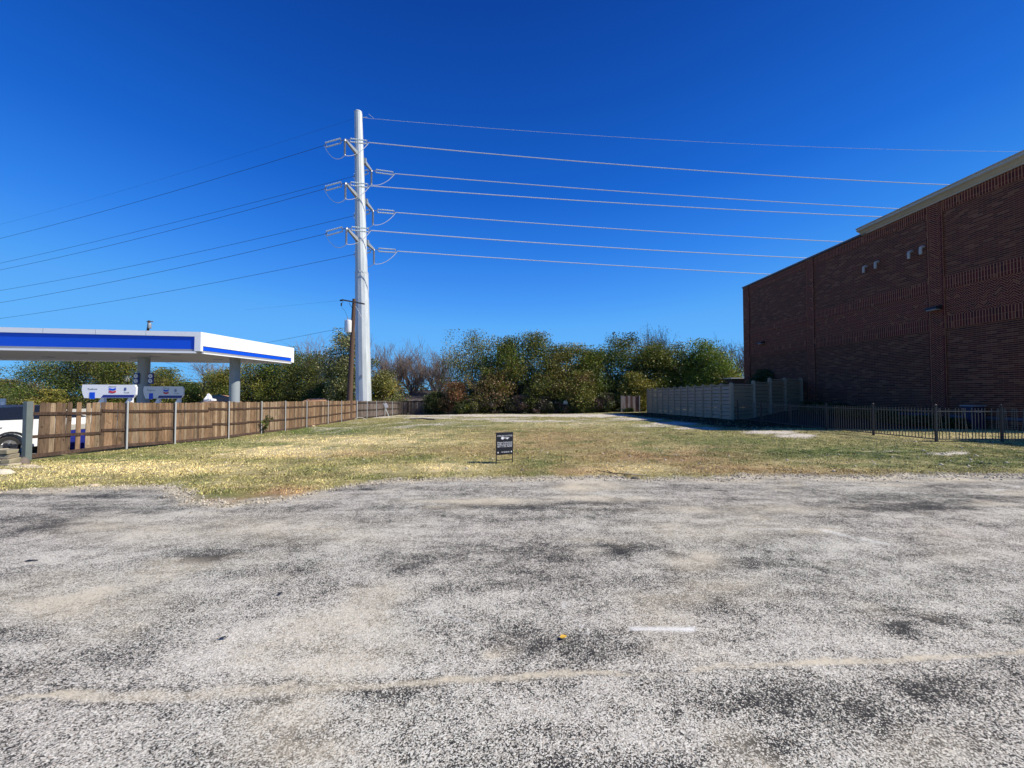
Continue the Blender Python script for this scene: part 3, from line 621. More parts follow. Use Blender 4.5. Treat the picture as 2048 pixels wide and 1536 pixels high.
shr = [
 (95, 778, 60, 50, YEL, 'golden yellow shrub above the broken end of the timber fence'),
 (870, 783, 62, 49, DRK, 'dark feathery shrub right of the weathered gate'),
 (912, 763, 58, 48.5, RUS, 'rust red shrub among the dark shrubs'),
 (950, 790, 60, 48, OLV + PUR, 'olive shrub right of the rust red one'),
 (995, 785, 70, 48, PUR + DRK, 'purple dark shrub behind the small yard sign'),
 (1042, 790, 66, 47.5, PUR + OLV[:1], 'dark shrub second to the right of the yard sign'),
 (1085, 792, 62, 47, DRK + PUR, 'dark undergrowth shrub left of the pale box'),
 (1165, 790, 70, 46.5, PUR + OLV[:2], 'brownish shrub right of the pale box'),
 (1212, 786, 66, 46, DRK + PUR[:2], 'shaded shrub left of the weathered board panel'),
 (1125, 803, 50, 46.5, PUR + DRK, 'low dark shrub right under the pale box'),
 (930, 800, 50, 47.5, DRK + OLV[:1], 'low dark green shrub at the foot of the rust red shrub'),
 (1130, 770, 60, 49, DRK + OLV, 'deep green shrub behind the pale box'),
 (1040, 765, 80, 50.5, DRK + PUR, 'tall dark thicket between the tree trunks'),
 (960, 765, 80, 51, DRK + BRN, 'tall brown thicket below the loose tree'),
 (1215, 760, 80, 49.5, DRK, 'tall black green thicket in the hollow left of the big dark tree'),
 (1300, 762, 80, 48.5, DRK + OLV, 'thicket just beyond the far end of the taupe fence'),
 (1370, 765, 90, 48, GRN + OLV, 'green thicket behind the middle of the taupe fence'),
 (1430, 762, 80, 47, GRN + BRT, 'leafy thicket behind the near end of the long taupe fence'),
 (640, 765, 90, 55, DRK + GRN, 'dark thicket behind the timber fence left of the transformer pole'),
 (550, 765, 100, 57, GRN + OLV, 'green thicket behind the timber fence under the canopy end'),
 (1530, 738, 62, 35, DRK, 'black green bush against the shaded brick wall behind the fence'),
 (1255, 812, 40, 44, DRK, 'small shaded bush at the foot of the weathered board panel'),
]
for i, (px, top, wd_, Yd, cs, lab) in enumerate(shr):
    tree('shrub', px, top, wd_, Yd, cs, lab, 'shrub', group='shrubs at the back of the lot', seed=200 + i, n=3200, size=.15, trunk=.045, low=.0, ncl=12, shape=1)
# far woods
r = np.random.default_rng(5); cent = []; rad = []
for i in range(420):
    a = r.uniform(-58, 62); Yd = r.uniform(84, 100); x = math.tan(R(a)) * Yd; s = r.uniform(1.2, 2.6); cent.append((x, Yd, -1 + r.random() ** 1.2 * 5.2)); rad.append((s, s, s * .8))
V_, C_ = leaves(cent, rad, 90000, .42, OLV + GRN + BRN[:2], r)
fw = npmesh('far_woods', V_, np.arange(len(V_)).reshape(-1, 4), 4, M['leaf'], C_); tag(fw, 'distant low band of woods beyond the nearer trees', 'woods', kind='stuff')

# ================================================================ FENCES
# timber fence along the left side of the lot
WP = [(50, 13.0, 805, 917), (249, 15.8, 805, 893), (346, 18.06, 806, 886), (454, 21.4, 804, 875), (520, 24.3, 804, 866), (568, 26.9, 803, 861), (611, 29.6, 803, 855), (654, 33.1, 802, 848), (681, 35.7, 802, 842), (712, 39.2, 801, 837)]
tf = empty('timber_fence', tuple(P(50, 917, 13.0)), 'long brown picket fence with two dark rails running along the left side of the lot', 'fence')
def wcol(r, kind=0):
    a = r.random(); k = .72 + .5 * r.random()
    c = (.235, .15, .09) if a < .5 else ((.30, .22, .145) if a < .78 else (.155, .105, .07))
    if kind: c = (.13, .105, .095) if a < .6 else (.17, .14, .12)
    return tuple(q * k for q in c)
def fence_panel(A, B, zt0, zt1, zb0, zb1, r, gaps=(), lean=0, kind=0, side=1, parent=None, fancy=True):
    A = Vector(A); B = Vector(B); L = (B - A).length; d = (B - A).normalized(); nrm = Vector((-d.y, d.x, 0)) * -1 * side   # towards the lot
    n = max(1, int(L / .142)); mb = MB()
    for i in range(n):
        t = (i + .5) / n
        if any(a < t < b for a, b in gaps): continue
        mb.cur = wcol(r, kind); wv = L / n * .5 * .975; p = A.lerp(B, t); zt = lerp(zt0, zt1, t) + r.normal(0, .016); zb = lerp(zb0, zb1, t) + .03
        lx = lean * r.uniform(.5, 1.3) + r.normal(0, .006); th = .018; q = []
        off_ = nrm * r.normal(0, .004)
        a = p - d * wv + off_; b = p + d * wv + off_; top = d * lx * (zt - zb)
        for zz, pts in ((zb, (a, b)),):
            pass
        ear = .03
        face = [Vector((a.x, a.y, zb)), Vector((b.x, b.y, zb)), Vector((b.x, b.y, zt - ear)) + top, Vector((b.x, b.y, zt)) + top - d * ear, Vector((a.x, a.y, zt)) + top + d * ear, Vector((a.x, a.y, zt - ear)) + top]
        mb.prism([f - nrm * th for f in face], nrm * th)
    return mb, nrm, d, L
r = random.Random(3)
for i in range(len(WP) - 1):
    p0, p1 = WP[i], WP[i + 1]; A = P(p0[0], p0[3], p0[1]); B = P(p1[0], p1[3], p1[1])
    zt0 = P(p0[0], p0[2], p0[1]).z; zt1 = P(p1[0], p1[2], p1[1]).z
    class _R:  # thin adapter
        random = staticmethod(r.random); uniform = staticmethod(r.uniform)
        normal = staticmethod(lambda m, s: r.gauss(m, s))
    def tpx(px):
        A2, B2 = A, B; best = min(range(401), key=lambda k: abs(float(proj(np.array(lerp(A2.x, B2.x, k / 400)), np.array(lerp(A2.y, B2.y, k / 400)), np.array(0.))[0]) - px)); return best / 400
    gaps = []
    if i == 0: gaps = [(tpx(62), tpx(71)), (tpx(138), tpx(146)), (tpx(160), tpx(170))]
    if i == 2: gaps = []
    mb, nrm, d, L = fence_panel((A.x, A.y, 0), (B.x, B.y, 0), zt0, zt1, A.z, B.z, _R, gaps, lean=(.02 if i == 0 else 0), side=-1 if False else 1)
    mb.build('picket_panel', M['wood'], tf)
    rb = MB(); rb.cur = (.075, .048, .036)
    for h in (.80, .38):
        split = (.55 if i == 0 else r.uniform(.2, .85)); dz = .05 if i in (0, 2) else .012
        if i == 0: split = .72
        z0 = lerp(A.z, zt0, h); z1 = lerp(B.z, zt1, h); ms = A.lerp(B, split)
        o_ = nrm * .022
        zm = lerp(z0, z1, split)
        rb.bar(Vector((A.x, A.y, z0)) + o_, Vector((ms.x, ms.y, zm - dz)) + o_, .04, .10); rb.bar(Vector((ms.x, ms.y, zm + dz)) + o_, Vector((B.x, B.y, z1)) + o_, .04, .10)
    rb.build('rail', M['wood'], tf)
    kb = MB(); kb.cur = (.10, .065, .05); o_ = nrm * .014; kb.bar(Vector((A.x, A.y, A.z + .05)) + o_, Vector((B.x, B.y, B.z + .05)) + o_, .025, .12); kb.build('kickboard', M['wood'], tf)
for i, (px, Yd, t, b) in enumerate(WP):
    A = P(px, b, Yd); zt = P(px, t, Yd).z + .03; mb = MB(); nr = Vector((1, 0, 0))
    if i == 0:
        mb.box(A.x - .02, A.x + .12, A.y - .09, A.y + .09, A.z - .1, zt); mb.build('post', M['post'], tf, bevel=.012)
    else:
        mb.tube([A + nr * .085 + Vector((0, 0, -.1)), Vector((A.x + .085, A.y, zt + (.03 if i == 1 else -.02)))], .033, 10)
        mb.lathe((A.x + .085, A.y, zt - .02), [(.038, 0), (.038, .02), (.01, .04)], 10); mb.build('post', M['postgrey'], tf, smooth=True)
# grey fence running on behind
GP = [(712, 39.4, 802, 838), (732, 41.2, 802, 836.5), (751, 43.4, 802, 835), (768, 45.7, 802, 832.5), (783, 48, 803, 831), (797, 50.5, 803, 830)]
gf = empty('grey_fence', tuple(P(712, 838, 39.4)), 'shaded dark grey picket fence with metal posts to the right of the transformer pole', 'fence')
for (p0, p1) in zip(GP, GP[1:]):
    A = P(p0[0] + 1, p0[3], p0[1]); B = P(p1[0] + 1, p1[3], p1[1]); za = P(p0[0], p0[2], p0[1]).z; zb_ = P(p1[0], p1[2], p1[1]).z
    mb, nrm, d, L = fence_panel((A.x, A.y, 0), (B.x, B.y, 0), za, zb_, A.z, B.z, _R, kind=1); mb.build('picket_panel', M['wood'], gf)
    rb = MB(); rb.cur = (.05, .04, .035)
    for h in (.9, .48, .06): rb.bar(Vector((A.x, A.y, lerp(A.z, za, h))) + nrm * .03, Vector((B.x, B.y, lerp(B.z, zb_, h))) + nrm * .03, .045, .12)
    rb.build('rail', M['wood'], gf)
for (px, Yd, t, b) in GP:
    A = P(px, b, Yd); mb = MB(); mb.tube([A + Vector((.1, 0, -.1)), Vector((A.x + .1, A.y, P(px, t, Yd).z + .02))], .036, 8); mb.build('post', M['postgrey'], gf, smooth=True)
# weathered gate facing the lot
gt = empty('timber_gate', tuple(P(825, 830, 50.5)), 'weathered pale brown plank gate with a dark patch at the end of the grey fence', 'gate')
A = P(799, 830, 50.4); B = P(816, 830, 50.4); C_ = P(850, 830, 50.4); zt = P(800, 804, 50.4).z
mb, nrm, d, L = fence_panel((A.x, A.y, 0), (B.x - .1, B.y, 0), zt, zt, A.z, A.z, _R, side=1)
mb.c = [tuple(q * 1.1 for q in (c[0] * .8, c[1] * .95, c[2] * 1.2)) for c in mb.c]; mb.build('plank_leaf', M['wood'], gt)
mb, nrm, d, L = fence_panel((B.x + .1, B.y, 0), (C_.x, C_.y, 0), zt - .05, zt - .05, A.z, A.z, _R, side=1)
mb.c = [tuple(q * 1.0 for q in (c[0] * .75, c[1] * .9, c[2] * 1.15)) for c in mb.c]; mb.build('plank_leaf', M['wood'], gt)
mb = MB(); mb.cur = (.1, .08, .07); x0, x1 = P(822, 830, 50.3).x, P(844, 830, 50.3).x; mb.box(x0, x1, 50.3, 50.34, A.z + .1, A.z + .85); mb.build('patch_board', M['wood'], gt)
for px in (798, 818, 851): q = P(px, 830, 50.35); mb = MB(); mb.cur = (.12, .1, .08); mb.box(q.x - .06, q.x + .06, 50.26, 50.38, q.z - .1, zt + .08); mb.build('post', M['wood'], gt)
mb = MB(); mb.cur = (.03, .03, .03); mb.box(A.x, C_.x, 50.42, 50.47, zt + .0, zt + .09); mb.build('top_rail', M['wood'], gt)

# taupe louvred fence
vf = empty('louvred_fence', (15.7, 26.4, -.03), 'tall taupe louvred privacy fence stepping up towards the brick building', 'fence')
def vpanel(A, B, h, step=0):
    A = Vector(A); B = Vector(B); d = (B - A).normalized(); mb = MB(); zb = max(A.z, B.z) * 1.0 if False else (A.z + B.z) / 2
    n = 9; zt = zb + h; hh = (h - .12) / n
    nr = Vector((-d.y, d.x, 0)) if d.y > 0 else Vector((-d.y, d.x, 0))
    up = Vector((0, 0, 1))
    for k in range(n):
        z0 = zb + .04 + k * hh
        a = Vector((A.x, A.y, z0)); b = Vector((B.x, B.y, z0))
        q = nr * .07
        mb.hexa([a + q, b + q, b + q * .2, a + q * .2, a - q * .1 + up * hh * .88, b - q * .1 + up * hh * .88, b - q + up * hh * .88, a - q + up * hh * .88])
    mb.bar(Vector((A.x, A.y, zt - .03)), Vector((B.x, B.y, zt - .03)), .10, .07)
    mb.bar(Vector((A.x, A.y, zb + .02)), Vector((B.x, B.y, zb + .02)), .09, .06)
    mb.build('louvre_panel', M['vinyl'], vf); mb = MB(); mb.bar(Vector((A.x, A.y, zb + .05)) - nr * .0, Vector((A.x, A.y, zb + .05)) + Vector((B.x - A.x, B.y - A.y, 0)), .012, .05); return zt
N = 12; pts = [Vector((lerp(15.7, 15.1, k / N), lerp(26.4, 40.4, k / N), 0)) for k in range(N + 1)]
for p in pts: p.z = gz(p.x, p.y)
vposts = []
for a, b in zip(pts, pts[1:]): zt = vpanel(a, b, 2.46); vposts.append((b, zt))
vposts.append((pts[0], pts[0].z + 2.5))
dg = [Vector((15.75, 26.35, 0)), Vector((17.9, 27.4, 0)), Vector((20.0, 28.7, 0)), Vector((22.1, 30.0, 0)), Vector((24.2, 31.0, 0))]
tops = [P(1490, 768, 26.9).z, P(1528, 764, 28.1).z, P(1560, 758.6, 29.4).z, P(1590, 758, 30.5).z]
for k, (a, b) in enumerate(zip(dg, dg[1:])):
    a.z = gz(a.x, a.y); b.z = gz(b.x, b.y); zt = vpanel(a, b, tops[k] - (a.z + b.z) / 2); vposts.append((b, max(zt, tops[min(k + 1, 3)])))
for p, zt in vposts:
    mb = MB(); mb.box(p.x - .10, p.x + .10, p.y - .08, p.y + .08, p.z - .1, zt + .05); mb.lathe((p.x, p.y, zt + .05), [(.10, 0), (.10, .02), (.0, .06)], 4); mb.build('post', M['vinyl'], vf)

# black metal picket fence
mf = empty('metal_fence', (15.7, 14.04, 0), 'low black metal picket fence with bent pickets in front of the brick building', 'fence')
mpts = [(15.7, 13.76 + 2.39 * k) for k in range(6)]
def mpanel(a, b, r, bent=0):
    a = Vector((a[0], a[1], gz(*a))); b = Vector((b[0], b[1], gz(*b))); L = (b - a).length; n = int(L / .115); mb = MB()
    for k in range(1, n):
        p = a.lerp(b, k / n); j = r.gauss(0, .004); dx = 0
        if bent and r.random() < bent: dx = r.gauss(0, .10)
        if bent and r.random() < .06: continue
        mb.bar(p + Vector((0, 0, .09)), p + Vector((dx if abs(b.x - a.x) > .5 else j, 0 if abs(b.x - a.x) > .5 else dx, 1.24 + r.gauss(0, .004))), .016, .016)
    mb.build('pickets', M['bronze'], mf); mb = MB()
    for z in (.11, 1.12): mb.bar(a + Vector((0, 0, z)), b + Vector((0, 0, z)), .032, .035)
    mb.build('rail', M['bronze'], mf)
for a, b in zip(mpts, mpts[1:]): mpanel(a, b, r)
mp2 = [(15.7, 13.76), (18.1, 13.72), (20.5, 13.7), (22.9, 13.68)]
for a, b in zip(mp2, mp2[1:]): mpanel(a, b, r, .25)
for (x, y) in mpts + mp2[1:]:
    z = gz(x, y); mb = MB(); mb.box(x - .032, x + .032, y - .032, y + .032, z - .1, z + 1.30); mb.lathe((x, y, z + 1.30), [(.02, 0), (.045, .03), (.045, .05), (.0, .09)], 8); mb.build('post', M['dark'], mf)

# ================================================================ BRICK BUILDING
BX = 24.3; Y0, Y1 = 16.6, 38.5; ZT = EYE + 10.78; XB = 64
bb = empty('brick_building', (BX, Y1, 0), 'large dark red brick building with herringbone bands and a cream cornice', 'building')
def yat(px, X=None): d = ray(px, 768); return (X or BX) * d.y / d.x
CY = yat(1743) ; yp3 = (yat(1896), yat(1862.7)); yp2 = (yat(1632.5), yat(1617)); yp1 = (yat(1502), Y1)
mb = MB(); mb.box(BX, XB, Y0, Y1, -.6, ZT); mb.build('brick_wall', M['run'], bb)
zb = EYE
for (a, b) in (yp3, yp2, yp1):
    mb = MB(); e = .06; mb.box(BX - e, BX + .05, a, b, -.6, ZT - .02); mb.build('pilaster', M['pil'], bb)
    for yy in (a, b):
        s_ = MB(); ya, yb2 = (yy - .0, yy + .10) if yy == a else (yy - .10, yy)
        s_.box(BX - e - .012, BX - e + .01, ya, yb2, -.6, ZT - .03); s_.build('brick_edging', M['soldier'], bb)
segs = [(Y0 + .0, yp3[0]), (yp3[1], yp2[0]), (yp2[1], yp1[0])]
for (a, b) in segs:
    for (z0, z1, mt, e, nm) in ((5.77, 6.45, 'soldier', .045, 'soldier_course'), (3.6, 4.28, 'soldier', .045, 'soldier_course'), (4.28, 5.77, 'zig', .012, 'herringbone_panel')):
        mb = MB(); mb.box(BX - e, BX + .05, a + .003, b - .003, zb + z0, zb + z1); mb.build(nm, M[mt], bb)
for (a, b) in segs:
    mb = MB(); mb.box(BX - .03, BX + .05, a + .003, b - .003, zb + 10.15, ZT - .04); mb.build('soldier_course', M['soldier'], bb)
# coping over the low part, cornice over the near part
mb = MB(); mb.box(BX - .11, BX + .35, CY + .02, Y1 + .08, ZT - .02, ZT + .10); mb.build('coping', M['coping'], bb, bevel=.01); mb = MB(); mb.box(BX - .12, BX + .36, CY + .02, Y1 + .09, ZT + .102, ZT + .13); mb.build('coping_highlight', M['white'], bb)  # white strip on top of the coping paints in its sunlit highlight
mb = MB(); prof = [(BX + .1, ZT - .03), (BX - .10, ZT - .03), (BX - .10, ZT + .03), (BX - .16, ZT + .06), (BX - .30, ZT + .16), (BX - .46, ZT + .22), (BX - .46, ZT + .36), (BX - .52, ZT + .38), (BX - .52, ZT + .42), (BX + .1, ZT + .42)]
mb.prism([(x, Y0 - .5, z) for x, z in prof], (0, CY - Y0 + .5 + .35, 0)); mb.build('cornice', M['cream'], bb)
mb = MB(); mb.box(BX + .1, XB, Y0 - .5, CY, ZT + .001, ZT + .40); mb.build('parapet', M['cream'], bb)
mb = MB(); mb.box(BX - .035, BX + .05, Y0, Y1, .48, .62); mb.build('base_ledge', simple('slate_ledge', (.06, .075, .11), .6), bb)
for px, py in ((1739, 540), (1763, 531), (1831.6, 511), (1855.8, 502)):
    Yd = yat(px); z = P(px, py, Yd).z; mb = MB()
    mb.tube([(BX + .02, Yd, z + .24), (BX - .13, Yd, z + .24), (BX - .20, Yd, z + .20), (BX - .22, Yd, z + .1), (BX - .22, Yd, z - .2)], .075, 10); mb.build('overflow_pipe', M['pipe'], bb, smooth=True)
for px, py, s in ((1879, 616, 1.0), (1527, 685, 1.0)):
    Yd = yat(px) ; z = P(px, py, Yd).z; mb = MB()
    x0 = BX - .06 if px > 1800 else BX - .013
    mb.prism([(x0, Yd - .3, z + .12), (x0 - .35, Yd - .3, z + .02), (x0 - .38, Yd - .3, z - .08), (x0, Yd - .3, z - .12)], (0, .6, 0)); o = mb.build('wall_lamp', M['dark'], bb, bevel=.01)
    mb = MB(); mb.box(x0 - .33, x0 - .05, Yd - .24, Yd + .24, z - .14, z - .09); q = mb.build('lamp_lens', M['grey'], o); q.matrix_parent_inverse = o.matrix_basis.inverted()
# hedge shrubs at the building foot
hedge = ['leftmost dark low shrub along the foot of the brick wall', 'second dark low shrub from the left along the brick wall', 'third dark low shrub from the left along the brick wall', 'fourth dark low shrub from the left, left of the navy box', 'fifth low shrub along the brick wall, right of the navy box', 'nearest low shrub along the foot of the brick wall']
for k, (lab) in enumerate(hedge):
    Yd = 28.3 - k * 1.75; x = 22.9; px_, _ = proj(np.array(x), np.array(Yd), np.array(0.)); rr = 1.1
    z = gz(x, Yd); top = proj(np.array(x), np.array(Yd), np.array(z + .75 - (.2 if k > 3 else 0)))[1]
    tree('hedge_shrub', float(px_), float(top), 2 * rr * FPX / Yd, Yd, DRK, lab, 'shrub', n=2200, size=.12, trunk=.03, group='low shrubs along the brick wall', seed=300 + k, low=0, ncl=9)
# navy utility box
q = P(1946, 830, 19.2); z = gz(q.x, q.y); ub = empty('utility_box', (q.x, q.y, z), 'navy blue utility box with pale edging against the shaded brick wall', 'utility box')
mb = MB(); mb.box(q.x - .32, q.x + .32, q.y - .25, q.y + .25, z, z + 1.15); mb.build('cabinet', M['darknavy'], ub, bevel=.02)
mb = MB(); mb.box(q.x - .36, q.x + .36, q.y - .29, q.y + .29, z + 1.15, z + 1.2); mb.build('lid', M['grey'], ub, bevel=.01)
mb = MB(); mb.box(q.x - .2, q.x + .15, q.y - .262, q.y - .251, z + .85, z + .95); mb.build('label_plate', M['grey'], ub)
# unseen tree added past the frame to cast a shadow across the right grass
tree('shadow_tree', 2290, 600, 130, 12.9, GRN, 'unseen slim tree added past the right edge to shade the grass', 'tree', n=5000, size=.12, trunk=.06, seed=400, low=.30, ncl=14)

# ================================================================ SHED / small bits at the back
q = P(1463, 756, 44); q2 = P(1497, 756, 44); sh = empty('shed', (q.x, 44, gz(q.x, 44)), 'flat roofed dark shed between the bright green tree and the brick corner', 'shed')
z = gz(q.x, 44); mb = MB(); mb.box(q.x, q2.x + 1, 44, 46.5, z, q.z - .08); mb.build('wall', M['coping'], sh); mb = MB(); mb.box(q.x - .15, q2.x + 1.1, 43.8, 46.7, q.z - .08, q.z + .04); mb.build('roof', M['insullight'], sh)
# weathered board panel
bp = empty('board_panel', tuple(P(1258, 826, 43.5)), 'weathered whitish board panel half in shade beside the far end of the taupe fence', 'panel')
A = P(1244, 826, 43.5); B = P(1278, 826, 43.5); zt = P(1260, 792, 43.5).z; mb = MB(); rr = random.Random(4)
n = 14
for k in range(n):
    g_ = rr.random(); mb.cur = (.30, .25, .22) if g_ < .55 else (.13, .075, .06); x0 = lerp(A.x, B.x, k / n); x1 = lerp(A.x, B.x, (k + .95) / n); mb.box(x0, x1, 43.5, 43.53, A.z, zt + rr.gauss(0, .03))
mb.build('boards', M['wood'], bp); mb = MB(); mb.cur = (.3, .27, .24); mb.box(A.x - .12, A.x - .01, 43.44, 43.56, A.z - .1, zt + .05); mb.build('post', M['wood'], bp)
mb = MB(); mb.cur = (.3, .27, .24); mb.box(B.x + .01, B.x + .12, 43.44, 43.56, A.z - .1, zt + .05); mb.build('post', M['wood'], bp)
# pale box among shrubs
q = P(1131, 799, 46); z = gz(q.x, 46)
pb = empty('pedestal_box', (q.x, 46, z), 'small pale green utility box peeping out of the dark shrubs', 'utility box')
mb = MB(); mb.prism([(q.x - .24, 45.9, z + 1.15), (q.x + .24, 45.9, z + 1.15), (q.x + .24, 45.9, z + 1.45), (q.x + .1, 45.9, z + 1.6), (q.x - .15, 45.9, z + 1.58), (q.x - .24, 45.9, z + 1.4)], (0, .3, 0)); mb.build('cover', M['boxgreen'], pb)
mb = MB(); mb.box(q.x - .05, q.x + .05, 46.1, 46.2, z - .1, z + 1.15); mb.build('post', M['timber'], pb)
# house
hq = P(790, 802, 57); hq2 = P(905, 802, 57); z = gz(hq.x, 57); hs_ = empty('house', (hq.x, 57, z), 'small house with a grey shingle roof showing above the weathered gate', 'house')
ez = hq.z; rz = P(800, 780, 60).z
mb = MB(); mb.box(hq.x, hq2.x, 57, 64, z - .2, ez); mb.build('wall', M['run'], hs_)
mb = MB(); a = (hq.x - .5, 56.5, ez); b = (hq2.x + .5, 56.5, ez); c = (hq2.x + .5, 64.5, ez); d_ = (hq.x - .5, 64.5, ez); e = (hq.x + 2.2, 60.5, rz); f = (hq2.x - 2.2, 60.5, rz)
n = mb.pts([a, b, c, d_, e, f]); [mb.face([n + i for i in q]) for q in ((0, 1, 5, 4), (1, 2, 5), (2, 3, 4, 5), (3, 0, 4), (3, 2, 1, 0))]; mb.build('roof', M['roof'], hs_)
# dirt mounds
def mound(px0, px1, top, Yd, label, seed):
    a = P(px0, 803, Yd); b = P(px1, 803, Yd); zt = P(px0, top, Yd).z; cx = (a.x + b.x) / 2; rx = (b.x - a.x) / 2 * 1.25; z0 = gz(cx, Yd); n = 26
    gxx, gyy = np.meshgrid(np.linspace(-1, 1, n), np.linspace(-1, 1, n)); hh = np.clip(1 - np.hypot(gxx, gyy), 0, 1) ** .7 * (.75 + .5 * fbm(gxx * 3 + seed, gyy * 3, seed)); V_ = np.stack([cx + gxx * rx, Yd + gyy * 3, z0 - .05 + hh * (zt - z0)], -1).reshape(-1, 3)
    I = np.arange(n * n).reshape(n, n); F_ = np.stack([I[:-1, :-1], I[:-1, 1:], I[1:, 1:], I[1:, :-1]], -1).reshape(-1, 4); o = npmesh('dirt_mound', V_, F_, 4, M['dirt'], np.ones((len(F_), 3)), smooth=True); tag(o, label, 'dirt mound', 'dirt mounds behind the timber fence')
mound(385, 500, 785, 50, 'orange dirt mound behind the fence at the lit canopy column', 3)
mound(565, 690, 792, 50, 'orange brown dirt mound behind the fence left of the transformer pole', 8)
q = P(417, 797, 46.5)
mb = MB(); rr = np.random.default_rng(3); prof = [(.0, -.3), (.42, -.25), (.5, 0), (.34, .22), (.18, .45), (.1, .6), (.0, .66)]
mb.lathe((q.x, 46.5, q.z - .1), prof, 9); mb.v = [(v[0] + rr.normal(0, .05), v[1] + rr.normal(0, .05), v[2] + rr.normal(0, .04)) for v in mb.v]; mb.lathe((q.x + .55, 46.5, q.z - .2), [(0, -.1), (.35, -.05), (.3, .12), (0, .2)], 8)
o = mb.build('plastic_sack', M['white'], smooth=False); tag(o, 'crumpled white plastic sack lying on the orange dirt mound', 'sack')

# ================================================================ STEEL MONOPOLE
YM = 46.0
mp = empty('steel_monopole', tuple(P(727.5, 803, YM)), 'very tall pale galvanised steel power pole behind the fence corner', 'power pole')
prof = [(803 + 40, 728.5, 30.5), (803, 727.3, 29.5), (545, 723.3, 25.2)]; prof2 = [(548, 723.0, 23.4), (226, 716.6, 15)]
def poly(mb, pr, n=12):
    rings = []
    for (py, px, w_) in pr:
        c = P(px, py, YM); rr = w_ / FPX * YM / 2; rings.append(mb.pts([(c.x + rr * math.cos(2 * math.pi * (k + .5) / n), YM + rr * math.sin(2 * math.pi * (k + .5) / n), c.z) for k in range(n)]))
    for a, b in zip(rings, rings[1:]):
        for k in range(n): mb.face((a + k, a + (k + 1) % n, b + (k + 1) % n, b + k))
    mb.face([rings[-1] + k for k in range(n)])
mb = MB(); poly(mb, prof); mb.build('lower_shaft', M['galv'], mp)
mb = MB(); poly(mb, prof2); mb.build('upper_shaft', M['galv'], mp)
c = P(716.5, 226, YM); mb = MB(); mb.lathe((c.x, YM, c.z - .02), [(.47, 0), (.44, .15), (.3, .24), (0, .27)], 12); mb.build('cap', M['galv'], mp, smooth=True)
# bands
mb = MB()
for py, px, w_ in ((546, 723.2, 25.8),):
    c = P(px, py, YM); mb.lathe((c.x, YM, c.z - .1), [(w_ / FPX * YM / 2 + .01, 0), (w_ / FPX * YM / 2 + .01, .16)], 12)
mb.build('slip_joint', M['galv'], mp)
def shed_ins(mb, a, b, r0=.05, r1=.085, n=14, sides=8):
    a = Vector(a); b = Vector(b); pts = []; rs = []
    for k in range(n):
        t = k / (n - 1); pts.append(a.lerp(b, t)); rs.append(r1 if k % 2 else r0)
    mb.tube(pts, rs, sides)
TIPS = {}
def wire_pt(px, py, Yd): return P(px, py, Yd)
levels = [((690, 279), (714, 307), (648, 291), (738, 285), (743, 341), (728, 323), (790, 347.5), (706, 353)),
          ((691, 366), (715, 394), (648, 378), (740, 372), (746, 421), (731, 404), (792, 425), (706, 432)),
          ((693, 456), (716.5, 482), (650, 468), (742, 461), (748, 499), (733, 486), (795, 502.5), (707, 509))]
def jumper(a, m_, b, name='jumper_cable', rad=.035):
    mb = MB(); pts = []
    a = Vector(a); b = Vector(b); m_ = Vector(m_); drop = 1.0
    def cat(p, q, n, sag):
        for k in range(n + 1):
            t = k / n; yield p.lerp(q, t) - Vector((0, 0, sag * 4 * t * (1 - t)))
    pts = list(cat(a, m_, 10, .9)) + list(cat(m_, b, 10, .55))[1:]
    mb.tube(pts, rad, 5); mb.build(name, M['wire'], mp, smooth=True)
